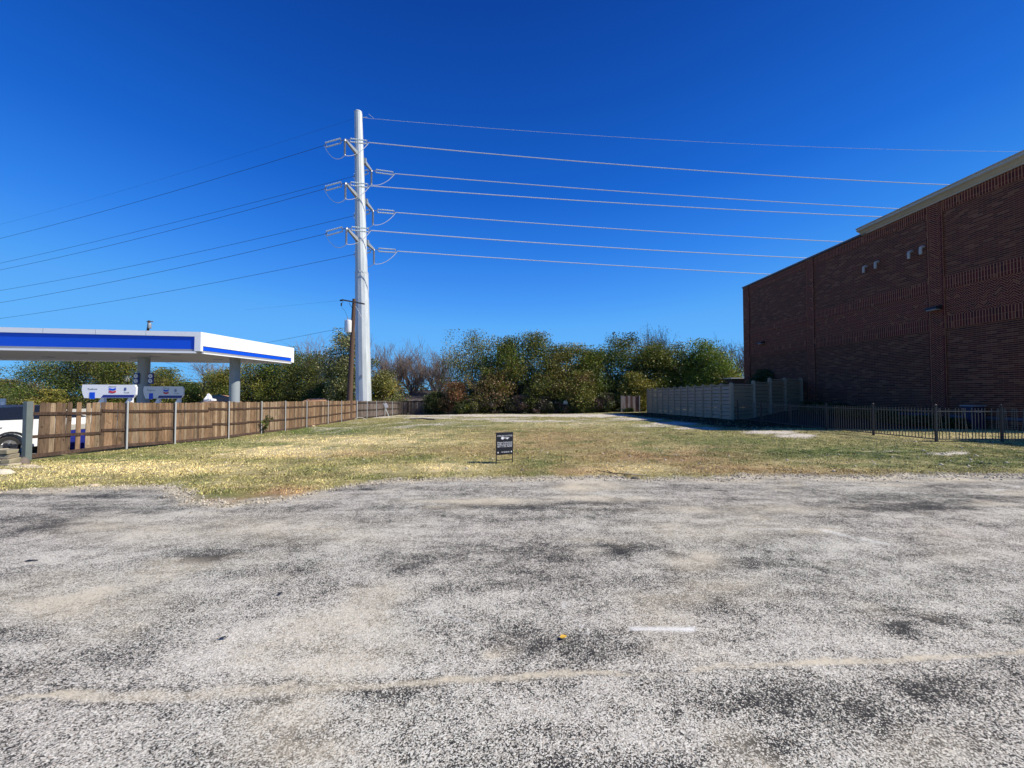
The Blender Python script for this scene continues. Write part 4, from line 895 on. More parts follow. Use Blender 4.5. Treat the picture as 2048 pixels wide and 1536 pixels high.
for (lt, lb, ls, rs_, rt, rb_, rrs, ll) in levels:
    for side, tip, bas, Lp, Rp in ((-1, lt, lb, ls, rs_), (1, rt, rb_, ll, rrs)):
        Yt = YM + side * 2.7; Yb = YM + side * .4
        T_ = P(tip[0], tip[1], Yt); B_ = P(bas[0], bas[1], Yb)
        mb = MB(); n = 8
        d = (T_ - B_).normalized(); sd = d.cross(Vector((0, 0, 1))).normalized(); up = sd.cross(d)
        a0, a1 = .24, .12
        mb.hexa([B_ - sd * a0 * .7 - up * a0, B_ + sd * a0 * .7 - up * a0, T_ + sd * a1 * .7 - up * a1, T_ - sd * a1 * .7 - up * a1, B_ - sd * a0 * .7 + up * a0, B_ + sd * a0 * .7 + up * a0, T_ + sd * a1 * .7 + up * a1, T_ - sd * a1 * .7 + up * a1])
        mb.box(B_.x - .32, B_.x + .32, min(Yb, Yb - side * .25), max(Yb, Yb - side * .25), B_.z - .35, B_.z + .3)
        mb.build('cross_arm', M['steel'], mp, bevel=.02)  # arm steel coloured darker than the shaft to stand in for shade
        # suspended post insulator
        bt = T_ + Vector((0, 0, -1.85)); mb = MB(); shed_ins(mb, T_ + Vector((0, 0, -.15)), bt + Vector((0, 0, .12)), .075, .135, 22); mb.build('post_insulator', M['insul'], mp, smooth=True)
        mb = MB(); mb.lathe((bt.x, bt.y, bt.z), [(.05, 0), (.11, .03), (.11, .12), (.04, .15)], 10); mb.lathe((T_.x, T_.y, T_.z - .25), [(.1, 0), (.12, .2), (.1, .25)], 10); mb.build('end_fitting', M['chrome'], mp, smooth=True)
        # dead-end strings left and right
        EL = P(Lp[0], Lp[1], Yt + (.6 if side < 0 else .8)); ER = P(Rp[0], Rp[1], Yt + .5)
        for E_ in (EL, ER):
            v = (E_ - T_); u = v.normalized(); pr = Vector((0, 0, 1)).cross(u).normalized() * .06 + Vector((0, 0, .22)); s0 = T_ + u * .55; s1 = E_ - u * .25
            for sg in (-1, 1):
                mb = MB(); shed_ins(mb, s0 + pr * sg, s1 + pr * sg, .055, .095, 20); mb.build('string_insulator', M['insullight'], mp, smooth=True)
            mb = MB(); mb.bar(T_, s0, .06, .06); mb.bar(s0 - pr * 1.3, s0 + pr * 1.3, .07, .07, up=u); mb.bar(s1 - pr * 1.3, s1 + pr * 1.3, .07, .07, up=u); mb.bar(s1, E_, .07, .07); mb.build('yoke_plate', M['insul'], mp)
        jumper(EL, bt, ER)
        TIPS[(side, lt)] = (EL, ER)
# small climbing/identification marks
q = P(724, 752, YM - .75); mb = MB(); mb.box(q.x - .12, q.x + .12, YM - .93, YM - .80, q.z - .15, q.z + .15); mb.build('number_plate', M['grey'], mp)

# overhead conductors
def conductor(pts, Ya, Yb, ext, rad, mat, name, label, n=30):
    """pts three pixels start, mid, end; plan line from start (depth Ya) to end (depth Yb)"""
    A = P(*pts[0], Ya); B = P(*pts[2], Yb); mx, my = pts[1]
    d = ray(mx, my); best = None
    # solve plan intersection
    ax_, ay_ = A.x, A.y; bx_, by_ = B.x - A.x, B.y - A.y
    k = d.x / d.y; t = (ax_ - k * ay_) / (k * by_ - bx_); yy = ay_ + t * by_; zm = EYE + d.z * yy / d.y
    zs = np.polyfit([0, t, 1], [A.z, zm, B.z], 2)
    if zs[0] < 0: zs = np.array([0, B.z - A.z, A.z])
    mb = MB(); P_ = []
    for i in range(n + 1):
        s = ext * i / n; P_.append((ax_ + bx_ * s, ay_ + by_ * s, float(np.polyval(zs, s))))
    mb.tube(P_, rad, 6); o = mb.build(name, mat, smooth=True); tag(o, label, 'power line', 'overhead power lines'); return o
LW = [(((648, 291), (287, 400), (0, 477)), 44, 'uppermost dark power line running left from the steel monopole'), (((706, 353), (530, 399), (0, 526.5)), 49.5, 'second dark power line from the top on the left, from behind the monopole'),
      (((648, 378), (571, 399.5), (0, 540)), 44, 'third dark power line from the top on the left side'), (((706, 432), (350, 514), (0, 581)), 49.5, 'fourth dark power line from the top on the left side'),
      (((650, 468), (342, 539), (0, 605.5)), 44, 'fifth dark power line from the top on the left side'), (((707, 509), (308, 588), (0, 637)), 49.5, 'lowest dark power line on the left, just above the canopy'),]
for pts, Ya, lab in LW: conductor(pts, Ya, 66 + (Ya - 44) * .8, 1.5, .022, M['wiredark'], 'power_line', lab)
RW = [(((738, 285), (1300, 334), (1905, 370)), 43.8, 'bright power line second from the top on the right, ending behind the cornice'), (((790, 347.5), (1300, 387), (1806, 418)), 49.2, 'bright power line third from the top on the right side'),
      (((740, 372), (1300, 410), (1770, 434)), 43.8, 'bright power line fourth from the top on the right side'), (((792, 425), (1250, 459), (1693, 484)), 49.2, 'bright power line fifth from the top on the right side'),
      (((742, 461), (1200, 494), (1633, 517)), 43.8, 'bright power line sixth from the top on the right side'), (((795, 502.5), (1180, 528), (1549, 549)), 49.2, 'lowest bright power line, meeting the far part of the brick roofline')]
for pts, Ya, lab in RW: conductor(pts, Ya, 53 + (Ya - 43.8) * 1.0, 1.6, .05, M['wire'], 'power_line', lab)
conductor(((730, 236), (1250, 275), (2030, 303)), 46, 54, 1.4, .018, M['wire'], 'power_line', 'thin topmost shield wire running right from the monopole top')
conductor(((706, 238), (350, 350), (0, 449)), 46, 66, 1.3, .008, M['wiredark'], 'power_line', 'very faint topmost shield wire running left from the monopole top')
q = P(724, 236, 46); mb = MB(); mb.bar(q + Vector((-.8, 0, 0)), q + Vector((.6, 0, .1)), .06, .06); mb.bar(q + Vector((.8, 0, .5)), q + Vector((1.4, 0, 0)), .04, .04); mb.build('shield_bracket', M['insullight'], mp)

# ================================================================ TRANSFORMER POLE
YT = 38.0; a = P(697.5, 839, YT); b = P(708.5, 598, YT)
tp = empty('transformer_pole', tuple(a), 'brown wooden utility pole with a white transformer standing at the fence corner', 'utility pole')
mb = MB(); mb.tube([a + Vector((0, 0, -.2)), a.lerp(b, .5) + Vector((-.02, 0, 0)), b], [.30, .23, .17], 14); mb.build('shaft', M['creo'], tp, smooth=True)
mb = MB(); mb.bar(P(686, 600, YT + .5), P(729, 608, YT - .9), .11, .14); mb.build('cross_arm', M['timber'], tp)
mb = MB(); mb.bar(P(698, 606, YT - .1), P(705, 617, YT - .1), .04, .04); mb.build('brace', M['timber'], tp)
c = P(697.5, 665, YT - .1); c2 = P(698, 641, YT - .1); rr = 6.3 / FPX * YT
mb = MB(); mb.lathe((c.x, YT - .15, c.z), [(rr * .9, 0), (rr, .05), (rr, c2.z - c.z - .05), (rr * .8, c2.z - c.z + .02), (0, c2.z - c.z + .06)], 18); tr = mb.build('transformer', M['white'], tp, smooth=True)
mb = MB(); shed_ins(mb, (c.x - .1, YT - .15, c2.z), (c.x - .1, YT - .15, c2.z + .32), .03, .06, 8); shed_ins(mb, (c.x + .13, YT - .15, c2.z), (c.x + .13, YT - .15, c2.z + .25), .025, .05, 8); mb.tube([(c.x - .36, YT - .15, c.z + .1), (c.x - .36, YT - .15, c2.z + .1)], .035, 6); q_ = mb.build('bushing', M['grey'], tr); q_.matrix_parent_inverse = tr.matrix_basis.inverted()
q = P(681, 600, YT + .5); mb = MB(); shed_ins(mb, P(686, 600, YT + .5), P(681, 601, YT + .7), .05, .1, 6); shed_ins(mb, P(683, 606, YT), P(682.5, 612, YT), .04, .09, 6); mb.tube([P(687, 603, YT), P(683.5, 606, YT)], .02, 5); mb.build('cutout_fuse', M['dark'], tp, smooth=True)
mb = MB(); mb.tube([P(683, 614, YT), P(690, 622, YT), P(694, 632, YT), P(696, 640, YT)], .012, 5); mb.build('drop_lead', M['wiredark'], tp)
mb = MB(); mb.tube([P(710, 611, YT), P(716, 620, YT - .1), P(722, 632, YT - .3), P(736, 655, YT - .6)], .014, 5); mb.build('guy_wire', M['wire'], tp)
conductor(((692, 655), (624, 668), (531, 686)), YT, 45, 2.0, .014, M['wiredark'], 'service_cable', 'thin cable rising from behind the canopy to the white transformer')
conductor(((680, 601), (660, 603), (600, 609)), YT + .7, 46, 3.2, .006, M['wiredark'], 'service_cable', 'faint cable leaving the left end of the wooden cross arm')

# ================================================================ CANOPY
cn = empty('station_canopy', (-19, 27, -.6), 'white filling station canopy with blue bands on two steel columns', 'canopy')
C0 = P(402, 704, 22.4); C0.z = 0; ang = R(8.6); fx = Vector((-math.cos(ang), -math.sin(ang), 0)); fy = Vector((math.sin(ang) * .95, math.cos(ang), 0)).normalized()
ZBt = P(402, 707, 22.4).z; ZTt = P(402, 664, 22.4).z; LX = 26.0; LYc = 7.75
def cpt(u, v, z): q = C0 + fx * u + fy * v; return Vector((q.x, q.y, z))
def cbox(mb, u0, u1, v0, v1, z0, z1): mb.hexa([cpt(u0, v0, z0), cpt(u0, v1, z0), cpt(u1, v1, z0), cpt(u1, v0, z0), cpt(u0, v0, z1), cpt(u0, v1, z1), cpt(u1, v1, z1), cpt(u1, v0, z1)])
hT = ZTt - ZBt
mb = MB(); cbox(mb, .12, LX, .12, LYc - .12, ZBt + .10, ZTt - .02); mb.build('roof_deck', M['soffit'], cn)
# front fascia
mb = MB(); cbox(mb, 0, LX, -.03, .12, ZTt - .27, ZTt); mb.build('fascia_top', M['white'], cn)
mb = MB(); cbox(mb, 0, .32, -.028, .118, ZBt + .13, ZTt - .27); mb.build('fascia_corner', M['white'], cn)
mb = MB(); cbox(mb, .32, LX, .05, .119, ZBt + .24, ZTt - .271); mb.build('blue_band', M['blue'], cn)
mb = MB(); cbox(mb, .32, LX, .03, .117, ZBt + .12, ZBt + .24); mb.build('grey_trim', M['grey'], cn)
mb = MB(); cbox(mb, .28, LX, -.02, .116, ZBt + .01, ZBt + .115); mb.build('light_bar', M['white'], cn)
# right fascia
mb = MB(); cbox(mb, -.02, .115, .121, LYc, ZBt + .44, ZTt - .003); mb.build('fascia_top', M['white'], cn)
mb = MB(); cbox(mb, -.022, .112, LYc - .28, LYc + .001, ZBt + .10, ZBt + .44); mb.build('fascia_corner', M['white'], cn)
mb = MB(); cbox(mb, .02, .111, .14, LYc - .28, ZBt + .19, ZBt + .438); mb.build('blue_band', M['blue'], cn)
mb = MB(); cbox(mb, .04, .11, .14, LYc - .28, ZBt + .06, ZBt + .19); mb.build('grey_trim', M['grey'], cn)
mb = MB(); cbox(mb, -.01, .109, .16, LYc - .3, ZBt, ZBt + .055); mb.build('light_bar', M['white'], cn)
mb = MB(); cbox(mb, .12, LX, LYc - .12, LYc - .002, ZBt + .0, ZTt - .004); mb.build('rear_fascia', M['white'], cn)
mb = MB()
for u in np.arange(2.75, LX, 2.44): cbox(mb, u, u + .012, -.034, -.028, ZTt - .268, ZTt - .002)
mb.build('panel_seam', M['grey'], cn); mb = MB()
for v in np.arange(1.95, LYc, 1.95): cbox(mb, -.026, -.018, v, v + .012, ZBt + .445, ZTt - .006)
mb.build('panel_seam', M['grey'], cn)
for (u, v) in ((3.2, 2.2), (3.4, 5.4), (8.2, 2.2), (8.4, 5.4), (13.2, 2.2), (13.4, 5.4), (18, 2.2), (18, 5.4), (5.8, 3.8)):
    mb = MB(); q = cpt(u, v, ZBt + .06); mb.lathe(q, [(.25, .0), (.3, .02), (.3, .045)], 14); mb.build('soffit_lamp', M['grey'], cn, smooth=True)
c2 = P(469.5, 760, 27.0); c1 = P(287.5, 760, 26.1); c3 = c1 + (c1 - c2) * 2
for k, q in enumerate((c1, c2, c3)):
    mb = MB(); z = gz(q.x, q.y); mb.tube([(q.x, q.y, z - .1), (q.x, q.y, ZBt + .12)], .315, 24); mb.build('column', simple('column_paint', (.30, .34, .36), .45, var=.05), cn, smooth=True)

# pump signs above the dispensers
def text(body, size, loc, rot, mat, parent, name='lettering', align='CENTER', ext=.003):
    cu = bpy.data.curves.new('t', 'FONT'); cu.body = body; cu.size = size; cu.align_x = align; cu.align_y = 'CENTER'; cu.extrude = ext; cu.resolution_u = 3
    o = bpy.data.objects.new('t', cu); col.objects.link(o); dg_ = bpy.context.evaluated_depsgraph_get(); me = bpy.data.meshes.new_from_object(o.evaluated_get(dg_)); me.name = name
    bpy.data.objects.remove(o); me.materials.clear(); me.materials.append(mat)
    q = bpy.data.objects.new(name, me); col.objects.link(q); q.matrix_basis = Matrix.Translation(Vector(loc)) @ Matrix.Rotation(rot, 4, 'Z') @ Matrix.Rotation(math.pi / 2, 4, 'X')
    if parent: q.parent = parent; q.matrix_parent_inverse = Matrix.Translation(parent.location).inverted()
    return q
def pump(pxa, pxb, top, bot, Yd, label, digit):
    a = P(pxa, bot, Yd); b = P(pxb, bot, Yd); zt = P(pxa, top, Yd).z; zb_ = a.z; Wd = b.x - a.x; H = zt - zb_; cx = (a.x + b.x) / 2; gzz = gz(cx, Yd)
    rt = empty('fuel_pump', (cx, Yd, gzz), label, 'fuel pump', 'pump signs under the canopy')
    mb = MB(); x0 = a.x; poly_ = [(x0 + .14 * H * 1.2, zb_), (x0 + .05 * H, zb_ + .35 * H), (x0, zb_ + .7 * H), (x0 + .04 * H, zt), (b.x - .1 * H, zt), (b.x, zt - .2 * H), (b.x - .02 * H, zb_ + .25 * H), (b.x - .2 * H, zb_)]
    mb.prism([(x, Yd - .25, z) for x, z in poly_], (0, .14, 0)); mb.build('sign_valance', M['white'], rt)
    f = Yd - .256
    mb = MB(); mb.prism([(lerp(x0, b.x, .36), f - .012, zb_ + .04 * H), (lerp(x0, b.x, .96), f - .012, zb_ + .04 * H), (lerp(x0, b.x, .975), f - .012, zb_ + .24 * H), (lerp(x0, b.x, .40), f - .012, zb_ + .24 * H)], (0, .014, 0)); mb.build('navy_stripe', M['navy'], rt)
    mb = MB(); mb.box(lerp(x0, b.x, .15), lerp(x0, b.x, .245), f - .012, f + .002, zb_ - .06 * H, zb_ + .43 * H); mb.build('blue_panel', M['blue'], rt)
    lx = lerp(x0, b.x, .565); w2 = .062 * Wd
    for (zc, mt) in ((.62, 'blue'), (.42, 'red')):
        mb = MB(); z1 = zb_ + zc * H; hh = .13 * H; dp = .06 * H
        mb.prism([(lx - w2, f - .012, z1), (lx, f - .012, z1 - dp), (lx + w2, f - .012, z1), (lx + w2, f - .012, z1 + hh), (lx, f - .012, z1 + hh - dp), (lx - w2, f - .012, z1 + hh)], (0, .014, 0)); mb.build('chevron_mark', M[mt], rt)
    text('Chevron', .15 * H * .9, (lx, f - .004, zb_ + .86 * H), 0, M['grey'], rt)
    text('Techron', .17 * H, (lerp(x0, b.x, .2), f - .004, zb_ + .68 * H), 0, M['grey'], rt)
    text(digit, .34 * H, (lerp(x0, b.x, .80), f - .004, zb_ + .66 * H), 0, M['navy'], rt)
    text('Credit', .13 * H, (lerp(x0, b.x, .83), f - .004, zb_ + .42 * H), 0, M['grey'], rt)
    for t in (.27, .78):
        x = lerp(x0, b.x, t); mb = MB(); mb.prism([(x - .22, Yd - .1, zb_ - .55), (x + .22, Yd - .1, zb_ - .55), (x + .22, Yd - .1, zb_), (x + .1, Yd - .1, zb_)], (0, .2, 0)); mb.build('bracket', M['white'], rt)
        mb = MB(); mb.box(x - .42, x + .42, Yd - .3, Yd + .3, gzz, zb_ - .55); mb.build('dispenser', M['grey'], rt, bevel=.03)
    rt.rotation_euler.z = R(12)
    return rt
pump(180, 270.5, 769.5, 796, 20.9, 'sunlit white pump sign left of the shaded canopy column', '8')
pump(297, 366, 773, 797, 26.2, 'shaded grey pump sign right of the shaded canopy column', '8')
# round number flags on the shaded column
for (px, nums, lab) in ((272.5, '37', 'navy flag with two round number signs on the left of the shaded column'), (301.5, '68', 'navy flag with two round number signs on the right of the shaded column')):
    q = P(px, 757, 25.7); rt = empty('number_flag', (q.x, 25.7, q.z), lab, 'number sign', 'pump number flags')
    w2 = 5 / FPX * 25.7; h2 = 10.5 / FPX * 25.7
    mb = MB(); mb.box(q.x - w2, q.x + w2, 25.68, 25.74, q.z - h2, q.z + h2); mb.build('flag_panel', M['navy'], rt)
    for j, ch in enumerate(nums):
        zc = q.z + (h2 * .45 if j == 0 else -h2 * .45); rr = w2 * .78; mb = MB()
        mb.prism([(q.x + rr * math.cos(t), 25.66, zc + rr * math.sin(t)) for t in np.linspace(0, 2 * math.pi, 20, endpoint=False)], (0, .019, 0)); mb.build('number_disc', M['white'], rt)
        text(ch, rr * 1.5, (q.x, 25.655, zc), 0, M['navy'], rt, 'numeral')

# ================================================================ FAR POLES
def wpole(base, top, Yd, rad, label, tr_=None, mat='creo'):
    a = P(*base, Yd); b = P(*top, Yd); z = gz(a.x, Yd); rt = empty('utility_pole', (a.x, Yd, z), label, 'utility pole', 'distant utility poles')
    mb = MB(); mb.tube([(a.x, Yd, z - .1), a, b], [rad * 1.2, rad * 1.1, rad * .8], 10); mb.build('shaft', M[mat], rt, smooth=True)
    if tr_:
        q = P(tr_[0], tr_[1], Yd); w_ = tr_[2] / FPX * Yd / 2; h_ = tr_[3] / FPX * Yd; mb = MB(); mb.lathe((q.x, Yd - .2, q.z - h_ / 2), [(w_ * .9, 0), (w_, .05), (w_, h_ - .1), (w_ * .7, h_)], 12); mb.build('transformer', M[tr_[4]], rt, smooth=True)
        mb = MB(); mb.bar(b + Vector((-.3, 0, -.15)), b + Vector((.5, 0, -.15)), .1, .1); mb.bar(b + Vector((.1, 0, -.5)), Vector((q.x, Yd - .2, q.z + h_ / 2)), .06, .06); mb.build('cross_arm', M['timber'], rt)
wpole((276, 805), (298.5, 641), 50, .16, 'leaning brown pole whose top pokes above the canopy roof', (302, 652, 6, 11, 'grey'))
wpole((250, 800), (253, 744), 62, .16, 'pale distant pole with a white box above the first pump sign', (256, 757, 8, 12, 'white'), 'timber')
wpole((408, 803), (408, 755), 58, .16, 'thin brown pole rising behind the white sack')
conductor(((408, 757), (340, 762), (300, 760)), 58, 58, 1.3, .02, M['wiredark'], 'service_cable', 'dark cable from the thin brown pole towards the shaded column')
conductor(((253, 764), (130, 764), (0, 763)), 62, 62, 1.3, .035, M['wiredark'], 'service_cable', 'lower dark cable under the canopy at the far left')
conductor(((253, 750), (100, 757), (0, 757)), 62, 62, 1.3, .022, M['wiredark'], 'service_cable', 'upper dark cable under the canopy at the far left')
conductor(((253, 738), (120, 737), (0, 735.5)), 62, 62, 1.3, .016, M['wiredark'], 'service_cable', 'highest cable crossing the sky patch under the canopy')
conductor(((420, 748), (370, 735), (322, 722)), 60, 58, 2.2, .016, M['wiredark'], 'service_cable', 'sloping cable crossing the sky gap between the two canopy columns')
# street sign at left edge
q = P(5, 805, 24); rt = empty('street_sign', (q.x, 24, gz(q.x, 24)), 'small pale green street sign at the left edge above the white car', 'sign')
mb = MB(); mb.box(q.x - .18, q.x + .18, 24, 24.03, q.z - .24, q.z + .24); mb.build('plate', M['insullight'], rt); mb = MB(); mb.box(q.x - .1, q.x + .12, 23.985, 23.999, q.z - .16, q.z + .03); mb.build('white_patch', M['white'], rt)
mb = MB(); mb.tube([(q.x, 24.06, gz(q.x, 24)), (q.x, 24.06, q.z + .2)], .03, 8); mb.build('post', M['galv'], rt)

# ================================================================ CAR behind the fence
sx = -17.25; yw = 13.75; zg = -.47
car = empty('parked_car', (sx - .95, yw + 1.5, zg), 'white sport utility car with black windows parked behind the broken fence end', 'car')
def carprof(inset=0):  # side profile (y,z) front at +y
    return
mb = MB()
# body side outline: rear at yw-1.1, front at yw+3.9
out = [(yw - 1.05, zg + .45), (yw - 1.12, zg + .8), (yw - 1.08, zg + 1.2), (yw - .95, zg + 1.32), (yw + 2.9, zg + 1.26), (yw + 3.6, zg + 1.12), (yw + 3.85, zg + .9), (yw + 3.9, zg + .5), (yw + 3.7, zg + .34)]
def arch(cy, r_, n=12): return [(cy + r_ * math.cos(t), zg + .37 + r_ * math.sin(t)) for t in np.linspace(0, math.pi, n)]
low = arch(yw + 2.95, .46) + arch(yw, .46)
low = [(yw + 3.41, zg + .34)] + low[0:12] + [(yw + 2.49, zg + .30), (yw + .46, zg + .30)] + low[12:] + [(yw - .46, zg + .34)]
pts2 = out + low + [(yw - .9, zg + .36)]
from mathutils.geometry import tessellate_polygon
def sidebody(mb, pts, x0, x1):
    tri = tessellate_polygon([[Vector((p[0], p[1], 0)) for p in pts]]); n = len(pts); a = mb.pts([(x1, p[0], p[1]) for p in pts]); b = mb.pts([(x0, p[0], p[1]) for p in pts])
    for t in tri: mb.face([a + i for i in t]); mb.face([b + i for i in reversed(t)])
    for k in range(n): mb.face((a + k, a + (k + 1) % n, b + (k + 1) % n, b + k))
sidebody(mb, pts2, sx - 1.9, sx); mb.build('body', M['carwhite'], car)
mb = MB(); gh = [(yw - .98, zg + 1.30), (yw - .62, zg + 1.66), (yw - .2, zg + 1.76), (yw + 1.3, zg + 1.76), (yw + 2.55, zg + 1.28)]
n = len(gh); a = mb.pts([(sx - .06 - (z - zg - 1.3) * .28, y, z) for y, z in gh]); b = mb.pts([(sx - 1.84 + (z - zg - 1.3) * .28, y, z) for y, z in gh])
mb.face([a + k for k in range(n)]); mb.face([b + k for k in reversed(range(n))]); [mb.face((a + k, b + k, b + (k + 1) % n, a + (k + 1) % n)) for k in range(n)]
mb.build('windows', M['glassd'], car)
mb = MB(); a = [(y, z + .015) for y, z in gh[1:4]]
mb.hexa([(sx - 1.7, yw - .62, zg + 1.70), (sx - .2, yw - .62, zg + 1.70), (sx - .2, yw + 1.35, zg + 1.77), (sx - 1.7, yw + 1.35, zg + 1.77), (sx - 1.7, yw - .62, zg + 1.72), (sx - .2, yw - .62, zg + 1.72), (sx - .2, yw + 1.35, zg + 1.81), (sx - 1.7, yw + 1.35, zg + 1.81)]); mb.build('roof', M['dark'], car, bevel=.01)
for cy in (yw, yw + 2.95):
    mb = MB(); mb.tube([(sx - .26, cy, zg + .37), (sx - .03, cy, zg + .37)], .37, 24); wh = mb.build('wheel', M['rubber'], car, smooth=True, bevel=.03)
    mb = MB(); mb.tube([(sx - .05, cy, zg + .37), (sx - .015, cy, zg + .37)], .24, 16); [mb.bar((sx - .012, cy, zg + .37), (sx - .012, cy + .22 * math.cos(t), zg + .37 + .22 * math.sin(t)), .02, .05) for t in np.linspace(0, 6.28, 6)[:-1]]
    q = mb.build('rim', M['chrome'], wh); q.matrix_parent_inverse = wh.matrix_basis.inverted()
mb = MB(); [mb.bar((sx + .006, yw + .53 * math.cos(t), zg + .37 + .53 * math.sin(t)), (sx + .006, yw + .53 * math.cos(t + .27), zg + .37 + .53 * math.sin(t + .27)), .025, .11, up=Vector((1, 0, 0))) for t in np.arange(0.0, 2.9, .26)]
mb.build('arch_trim', M['rubber'], car)
mb = MB(); mb.box(sx + .001, sx + .03, yw - .42, yw - .22, zg + 1.05, zg + 1.08); mb.build('fuel_flap', M['grey'], car)
text('AWD', .13, (sx + .006, yw - .78, zg + .92), math.pi / 2, M['dark'], car, 'badge')

# blue ice chest behind the fence gaps
q = P(152, 905, 14.7); x0 = -17.6; Yc = 16.0; cz = gz(-17.2, Yc)
ic = empty('ice_chest', (-17.4, Yc, cz), 'blue and white ice chest seen through the gaps in the timber fence', 'ice chest')
mb = MB(); mb.box(-18.1, -17.1, Yc - .75, Yc + .75, cz, cz + .82); mb.build('cabinet', M['navy'], ic, bevel=.03)
mb = MB(); mb.box(-18.12, -17.08, Yc - .78, Yc + .78, cz + .82, cz + 1.05); mb.build('lid', M['soffit'], ic, bevel=.03)
# white board behind the first bay
mb = MB(); mb.box(-18.3, -18.25, 15.2, 17.4, gz(-18, 16), gz(-18, 16) + 1.62); o = mb.build('white_board', M['soffit']); tag(o, 'plain pale board standing behind the ice chest and the timber fence', 'board')

# ================================================================ STONE WALL, ROCK, BITS
rr = random.Random(5); sw = empty('stone_wall', tuple(P(20, 933, 12.6)), 'low stacked limestone wall at the left edge before the green post', 'stone wall')
def _og(px, py):
    z = 0
    for _ in range(6): q = G(px, py, z); z = gz(q.x, q.y)
    return Vector((q.x, q.y, z))
p_end = _og(12, 933); yw0 = p_end.y; zb_ = p_end.z; htw = (P(20, 900, yw0).z - zb_); sw.location = p_end; print('stone', p_end, htw)
for row in range(4):
    xx = p_end.x + .03 - row * .03
    mb = MB()
    while xx > p_end.x - 3.2:
        L = rr.uniform(.16, .38); k = rr.uniform(.7, 1.25); mb.cur = (k, k * rr.uniform(.93, 1.03), k * rr.uniform(.85, 1)); y0 = yw0 + rr.uniform(-.05, .05) + row * .015
        h = (htw + .06) / 4; z0 = zb_ - .06 + row * h
        P8 = [(xx - L, y0, z0), (xx - .012, y0, z0), (xx - .012, y0 + .28, z0), (xx - L, y0 + .28, z0), (xx - L, y0, z0 + h - .012), (xx - .012, y0, z0 + h - .012), (xx - .012, y0 + .28, z0 + h - .012), (xx - L, y0 + .28, z0 + h - .012)]
        mb.hexa([(a + rr.gauss(0, .014), b + rr.gauss(0, .02), c + rr.gauss(0, .008)) for a, b, c in P8]); xx -= L
    mb.build('stone_course', M['stone'], sw, bevel=.015)
def rock(px, py, Lx, Ly, Lz, col_, label, seed, cat='rock', name='rock'):
    r_ = random.Random(seed); q = G(px, py); z = gz(q.x, q.y); 
    for _ in range(3): q = G(px, py, z); z = gz(q.x, q.y)
    mb = MB(); mb.cur = col_; n = 12; rings = []
    for (t, s) in ((-.3, .7), (0, 1), (.45, .92), (.8, .6), (1, .15)):
        rings.append(mb.pts([(q.x + Lx / 2 * s * math.cos(a) * (1 + r_.gauss(0, .08)), q.y + Ly / 2 * s * math.sin(a) * (1 + r_.gauss(0, .08)), z + Lz * t * (1 + r_.gauss(0, .06))) for a in np.linspace(0, 2 * math.pi, n, endpoint=False)]))
    for a, b in zip(rings, rings[1:]):
        for k in range(n): mb.face((a + k, a + (k + 1) % n, b + (k + 1) % n, b + k))
    mb.face([rings[-1] + k for k in range(n)])
    o = mb.build(name, M['stone'], smooth=True); tag(o, label, cat)
rock(4, 949, .55, .3, .12, (1.9, 2.0, 2.0), 'smooth pale rock lying on the grass at the left edge', 1)
rock(46, 928, .3, .3, .2, (.45, .42, .45), 'dark lumpy stone at the foot of the green fence post', 2)
rock(58, 932, .5, .2, .05, (1.7, 1.6, 1.4), 'flat pale stone slab in front of the green fence post', 3)
rock(188, 973, .22, .14, .05, (1.7, 1.6, 1.4), 'flat pale stone in the grass near the asphalt edge on the left', 4)
rock(625, 853, .5, .3, .1, (1.5, 1.3, 1.1), 'pale stone at the fence foot left of the transformer pole', 5)
rock(1270, 958, .18, .1, .05, (.3, .3, .3), 'small dark clod on the asphalt rim right of the yard sign', 6, 'clod', 'soil_clod')
# pale arched branch
mb = MB(); mb.tube([P(709, 839, 37.5), P(716, 835, 37.6), P(724, 835, 37.7), P(732, 839, 37.8)], .035, 6); o = mb.build('fallen_branch', M['concrete'], smooth=True); tag(o, 'pale arched branch lying at the foot of the grey fence', 'branch')
def onground(px, py, dz=.02):
    z = 0
    for _ in range(5): q = G(px, py, z); z = gz(q.x, q.y) + dz
    return Vector((q.x, q.y, z))
mb = MB(); mb.tube([onground(1196, 941, .04), onground(1225, 946, .02), onground(1262, 949, .05), onground(1292, 950, .02)], .008, 6); mb.tube([onground(1225, 946, .02), onground(1214, 941, .1)], .009, 5); mb.tube([onground(1250, 948, .03), onground(1258, 943, .07)], .008, 5)
mb.cur = (1, 1, 1); o = mb.build('fallen_stick', M['dark'], smooth=True); tag(o, 'dark forked stick lying in the grass right of the yard sign', 'stick')
mb = MB(); mb.tube([onground(820, 838, .05), onground(845, 837, .05), onground(870, 839, .06)], .06, 6); o = mb.build('fallen_log', M['timber'], smooth=True); tag(o, 'grey log lying on the bare ground before the weathered gate', 'log')
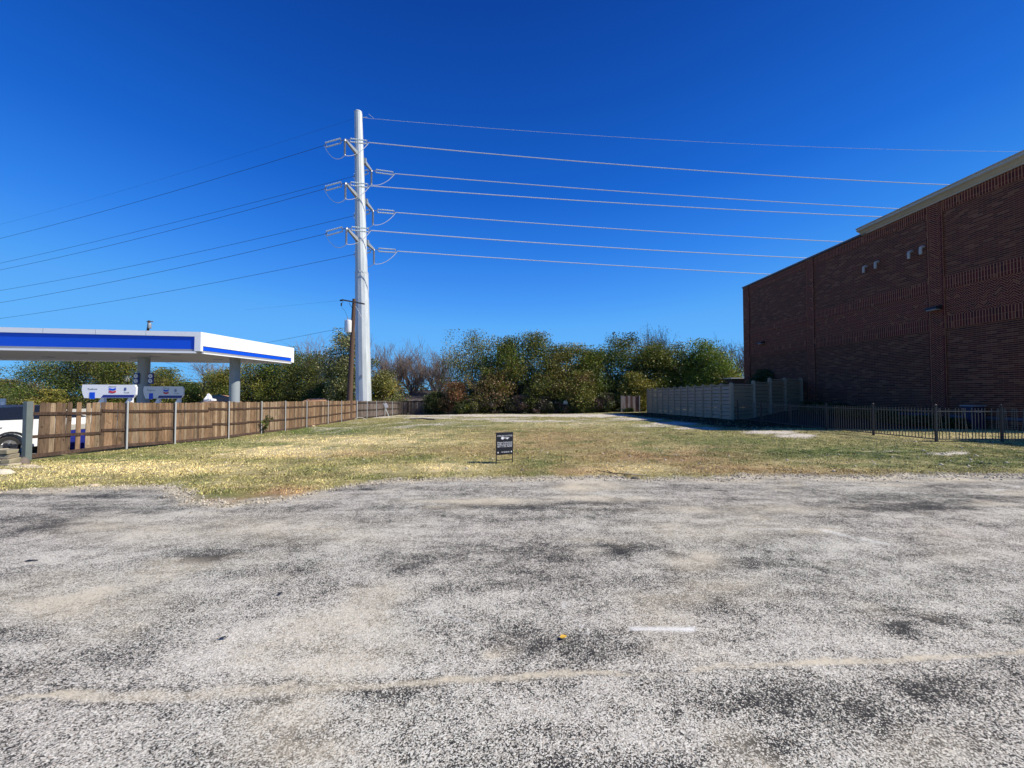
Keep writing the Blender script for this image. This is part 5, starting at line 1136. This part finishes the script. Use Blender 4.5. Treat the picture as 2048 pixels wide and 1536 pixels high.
# flattened yellow scrap and leaves on the asphalt
def scrap(px, py, L, W, mat, label, cat, seed, ang=0, name='leaf'):
    q = G(px, py, .012); r_ = random.Random(seed); mb = MB(); pts = []
    for k in range(9):
        a = 2 * math.pi * k / 9; s = 1 + r_.uniform(-.22, .22); u = L / 2 * math.cos(a) * s; v = W / 2 * math.sin(a) * s; pts.append((q.x + u * math.cos(ang) - v * math.sin(ang), q.y + u * math.sin(ang) + v * math.cos(ang), .014 + r_.uniform(0, .008)))
    mb.prism(pts, (0, 0, .004)); o = mb.build(name, mat); tag(o, label, cat)
scrap(1127, 1275, .055, .035, M['yellow'], 'small yellow leaf on the asphalt left of the white line', 'leaf', 1)
scrap(447, 1277, .05, .018, M['dark'], 'small dark leaf on the asphalt at the left', 'leaf', 2, .3)
scrap(560, 1188, .03, .02, M['dark'], 'tiny dark leaf on the asphalt, farther than the other one', 'leaf', 3, .8)
scrap(64, 1122, .12, .03, M['dark'], 'thin dark scrap on the asphalt near the left edge', 'scrap', 4, .2, 'scrap')
# leaning small white sign near the grey fence
a = onground(778, 833, 0); t = P(770, 811, a.y); ls = empty('stake_sign', tuple(a), 'tiny blank white sign on a leaning stake before the grey fence', 'sign')
t = P(766, 805, a.y); mb = MB(); mb.bar(a - (t - a) * .05, t, .07, .07); mb.build('stake', M['insullight'], ls)
u = (t - a).normalized(); c_ = P(772, 811, a.y - .08); sdv = Vector((u.z, 0, -u.x)); mb = MB(); w2 = .17; h2 = .26
mb.prism([c_ - sdv * w2 - u * h2, c_ + sdv * w2 - u * h2, c_ + sdv * w2 + u * h2, c_ - sdv * w2 + u * h2], (0, .03, 0)); mb.build('plate', M['white'], ls)
# ivy on the fence
r2 = np.random.default_rng(9); q = P(527, 862, 24.4); cents = [(q.x + .12 + r2.normal(0, .08), 24.4 + r2.normal(0, .25), q.z + t) for t in np.linspace(.1, .85, 8)]
iv = empty('creeper', (q.x + .12, 24.4, q.z), 'dark leafy creeper climbing the timber fence beside a steel post', 'plant')
V_, C_ = leaves(cents, [(.09, .14, .14)] * 8, 500, .09, DRK + GRN[:2], r2); npmesh('foliage', V_, np.arange(len(V_)).reshape(-1, 4), 4, M['leaf'], C_, iv)
mb = MB(); mb.tube([(q.x + .12, 24.4, q.z - .1), (q.x + .13, 24.5, q.z + .5), (q.x + .12, 24.35, q.z + 1.0)], [.025, .018, .01], 5); mb.build('stem', M['bark'], iv)
rock(530, 857, .16, .12, .2, (1.8, 1.75, 1.7), 'small pale rubble piece at the foot of the creeper', 12)

# ================================================================ YARD SIGN
Ys = 9.75
A = P(993, 928, Ys); B = P(1025, 927, Ys); z0 = gz(A.x, Ys); ys = empty('yard_sign', ((A.x + B.x) / 2, Ys, z0), 'small black real estate sign with white lettering on a thin black frame in the grass', 'sign')
zt = P(1009, 864.5, Ys).z; zp = P(1009, 908.5, Ys).z; zr = P(1009, 919.5, Ys).z; xl, xr_ = P(990.4, 880, Ys).x, P(1027.4, 880, Ys).x
mb = MB()
for x in (xl + .012, xr_ - .012): mb.box(x - .009, x + .009, Ys - .009, Ys + .009, z0 - .05, zt)
mb.box(xl + .0215, xr_ - .0215, Ys - .008, Ys + .008, zr - .008, zr + .008); mb.box(xl + .0215, xr_ - .0215, Ys - .008, Ys + .008, zt - .016, zt - .001); mb.box(xl + .0215, xr_ - .0215, Ys - .008, Ys + .008, zp - .008, zp + .008)
mb.build('frame', M['dark'], ys)
mb = MB(); mb.box(xl + .003, xr_ - .003, Ys - .02, Ys - .0095, zp + .009, zt - .004); mb.build('panel', simple('sign_black', (.012, .012, .018), .4), ys)
cx = (xl + xr_) / 2; Hs = zt - zp; Ws = xr_ - xl; f = Ys - .0225
def st(body, size, t, dx=0, wide=None):
    o = text(body, size, (cx + dx, f, zp + Hs * t), 0, M['signtxt'], ys, 'lettering', ext=.001)
    if wide:
        xs = [v.co.x for v in o.data.vertices]; w0 = max(xs) - min(xs)
        for v in o.data.vertices: v.co.x *= wide / w0
    return o
st('STERLING HUTTLES', .05, .84, wide=Ws * .88)
st('Megan Sutherland', .052, .545, wide=Ws * .85); st('Robin Sutherland', .052, .465, wide=Ws * .85); st('817.733.4200', .07, .37, wide=Ws * .84)
st('W', .05, .105, dx=-.07, wide=.05); st('WILLIAMS TREW', .026, .122, dx=.045, wide=.16); st('REAL ESTATE', .026, .085, dx=.045, wide=.16)
mb = MB()
def disc(x, z, rx, rz): mb.prism([(x + rx * math.cos(t), f, z + rz * math.sin(t)) for t in np.linspace(0, 2 * math.pi, 18, endpoint=False)], (0, .002, 0))
disc(cx - Ws * .13, zp + Hs * .74, .042, .034); zk = zp + Hs * .745; mb.box(cx - Ws * .13 + .035, cx + Ws * .26, f, f + .002, zk - .008, zk + .008); mb.box(cx + Ws * .10, cx + Ws * .19, f - .0005, f + .0015, zk - .032, zk - .006); mb.build('key_emblem', M['signtxt'], ys)
mb = MB(); disc(cx - Ws * .39, zp + Hs * .10, .016, .02); disc(cx + Ws * .39, zp + Hs * .11, .018, .019); mb.build('round_emblem', M['signtxt'], ys)

ys.rotation_euler.z = R(23)
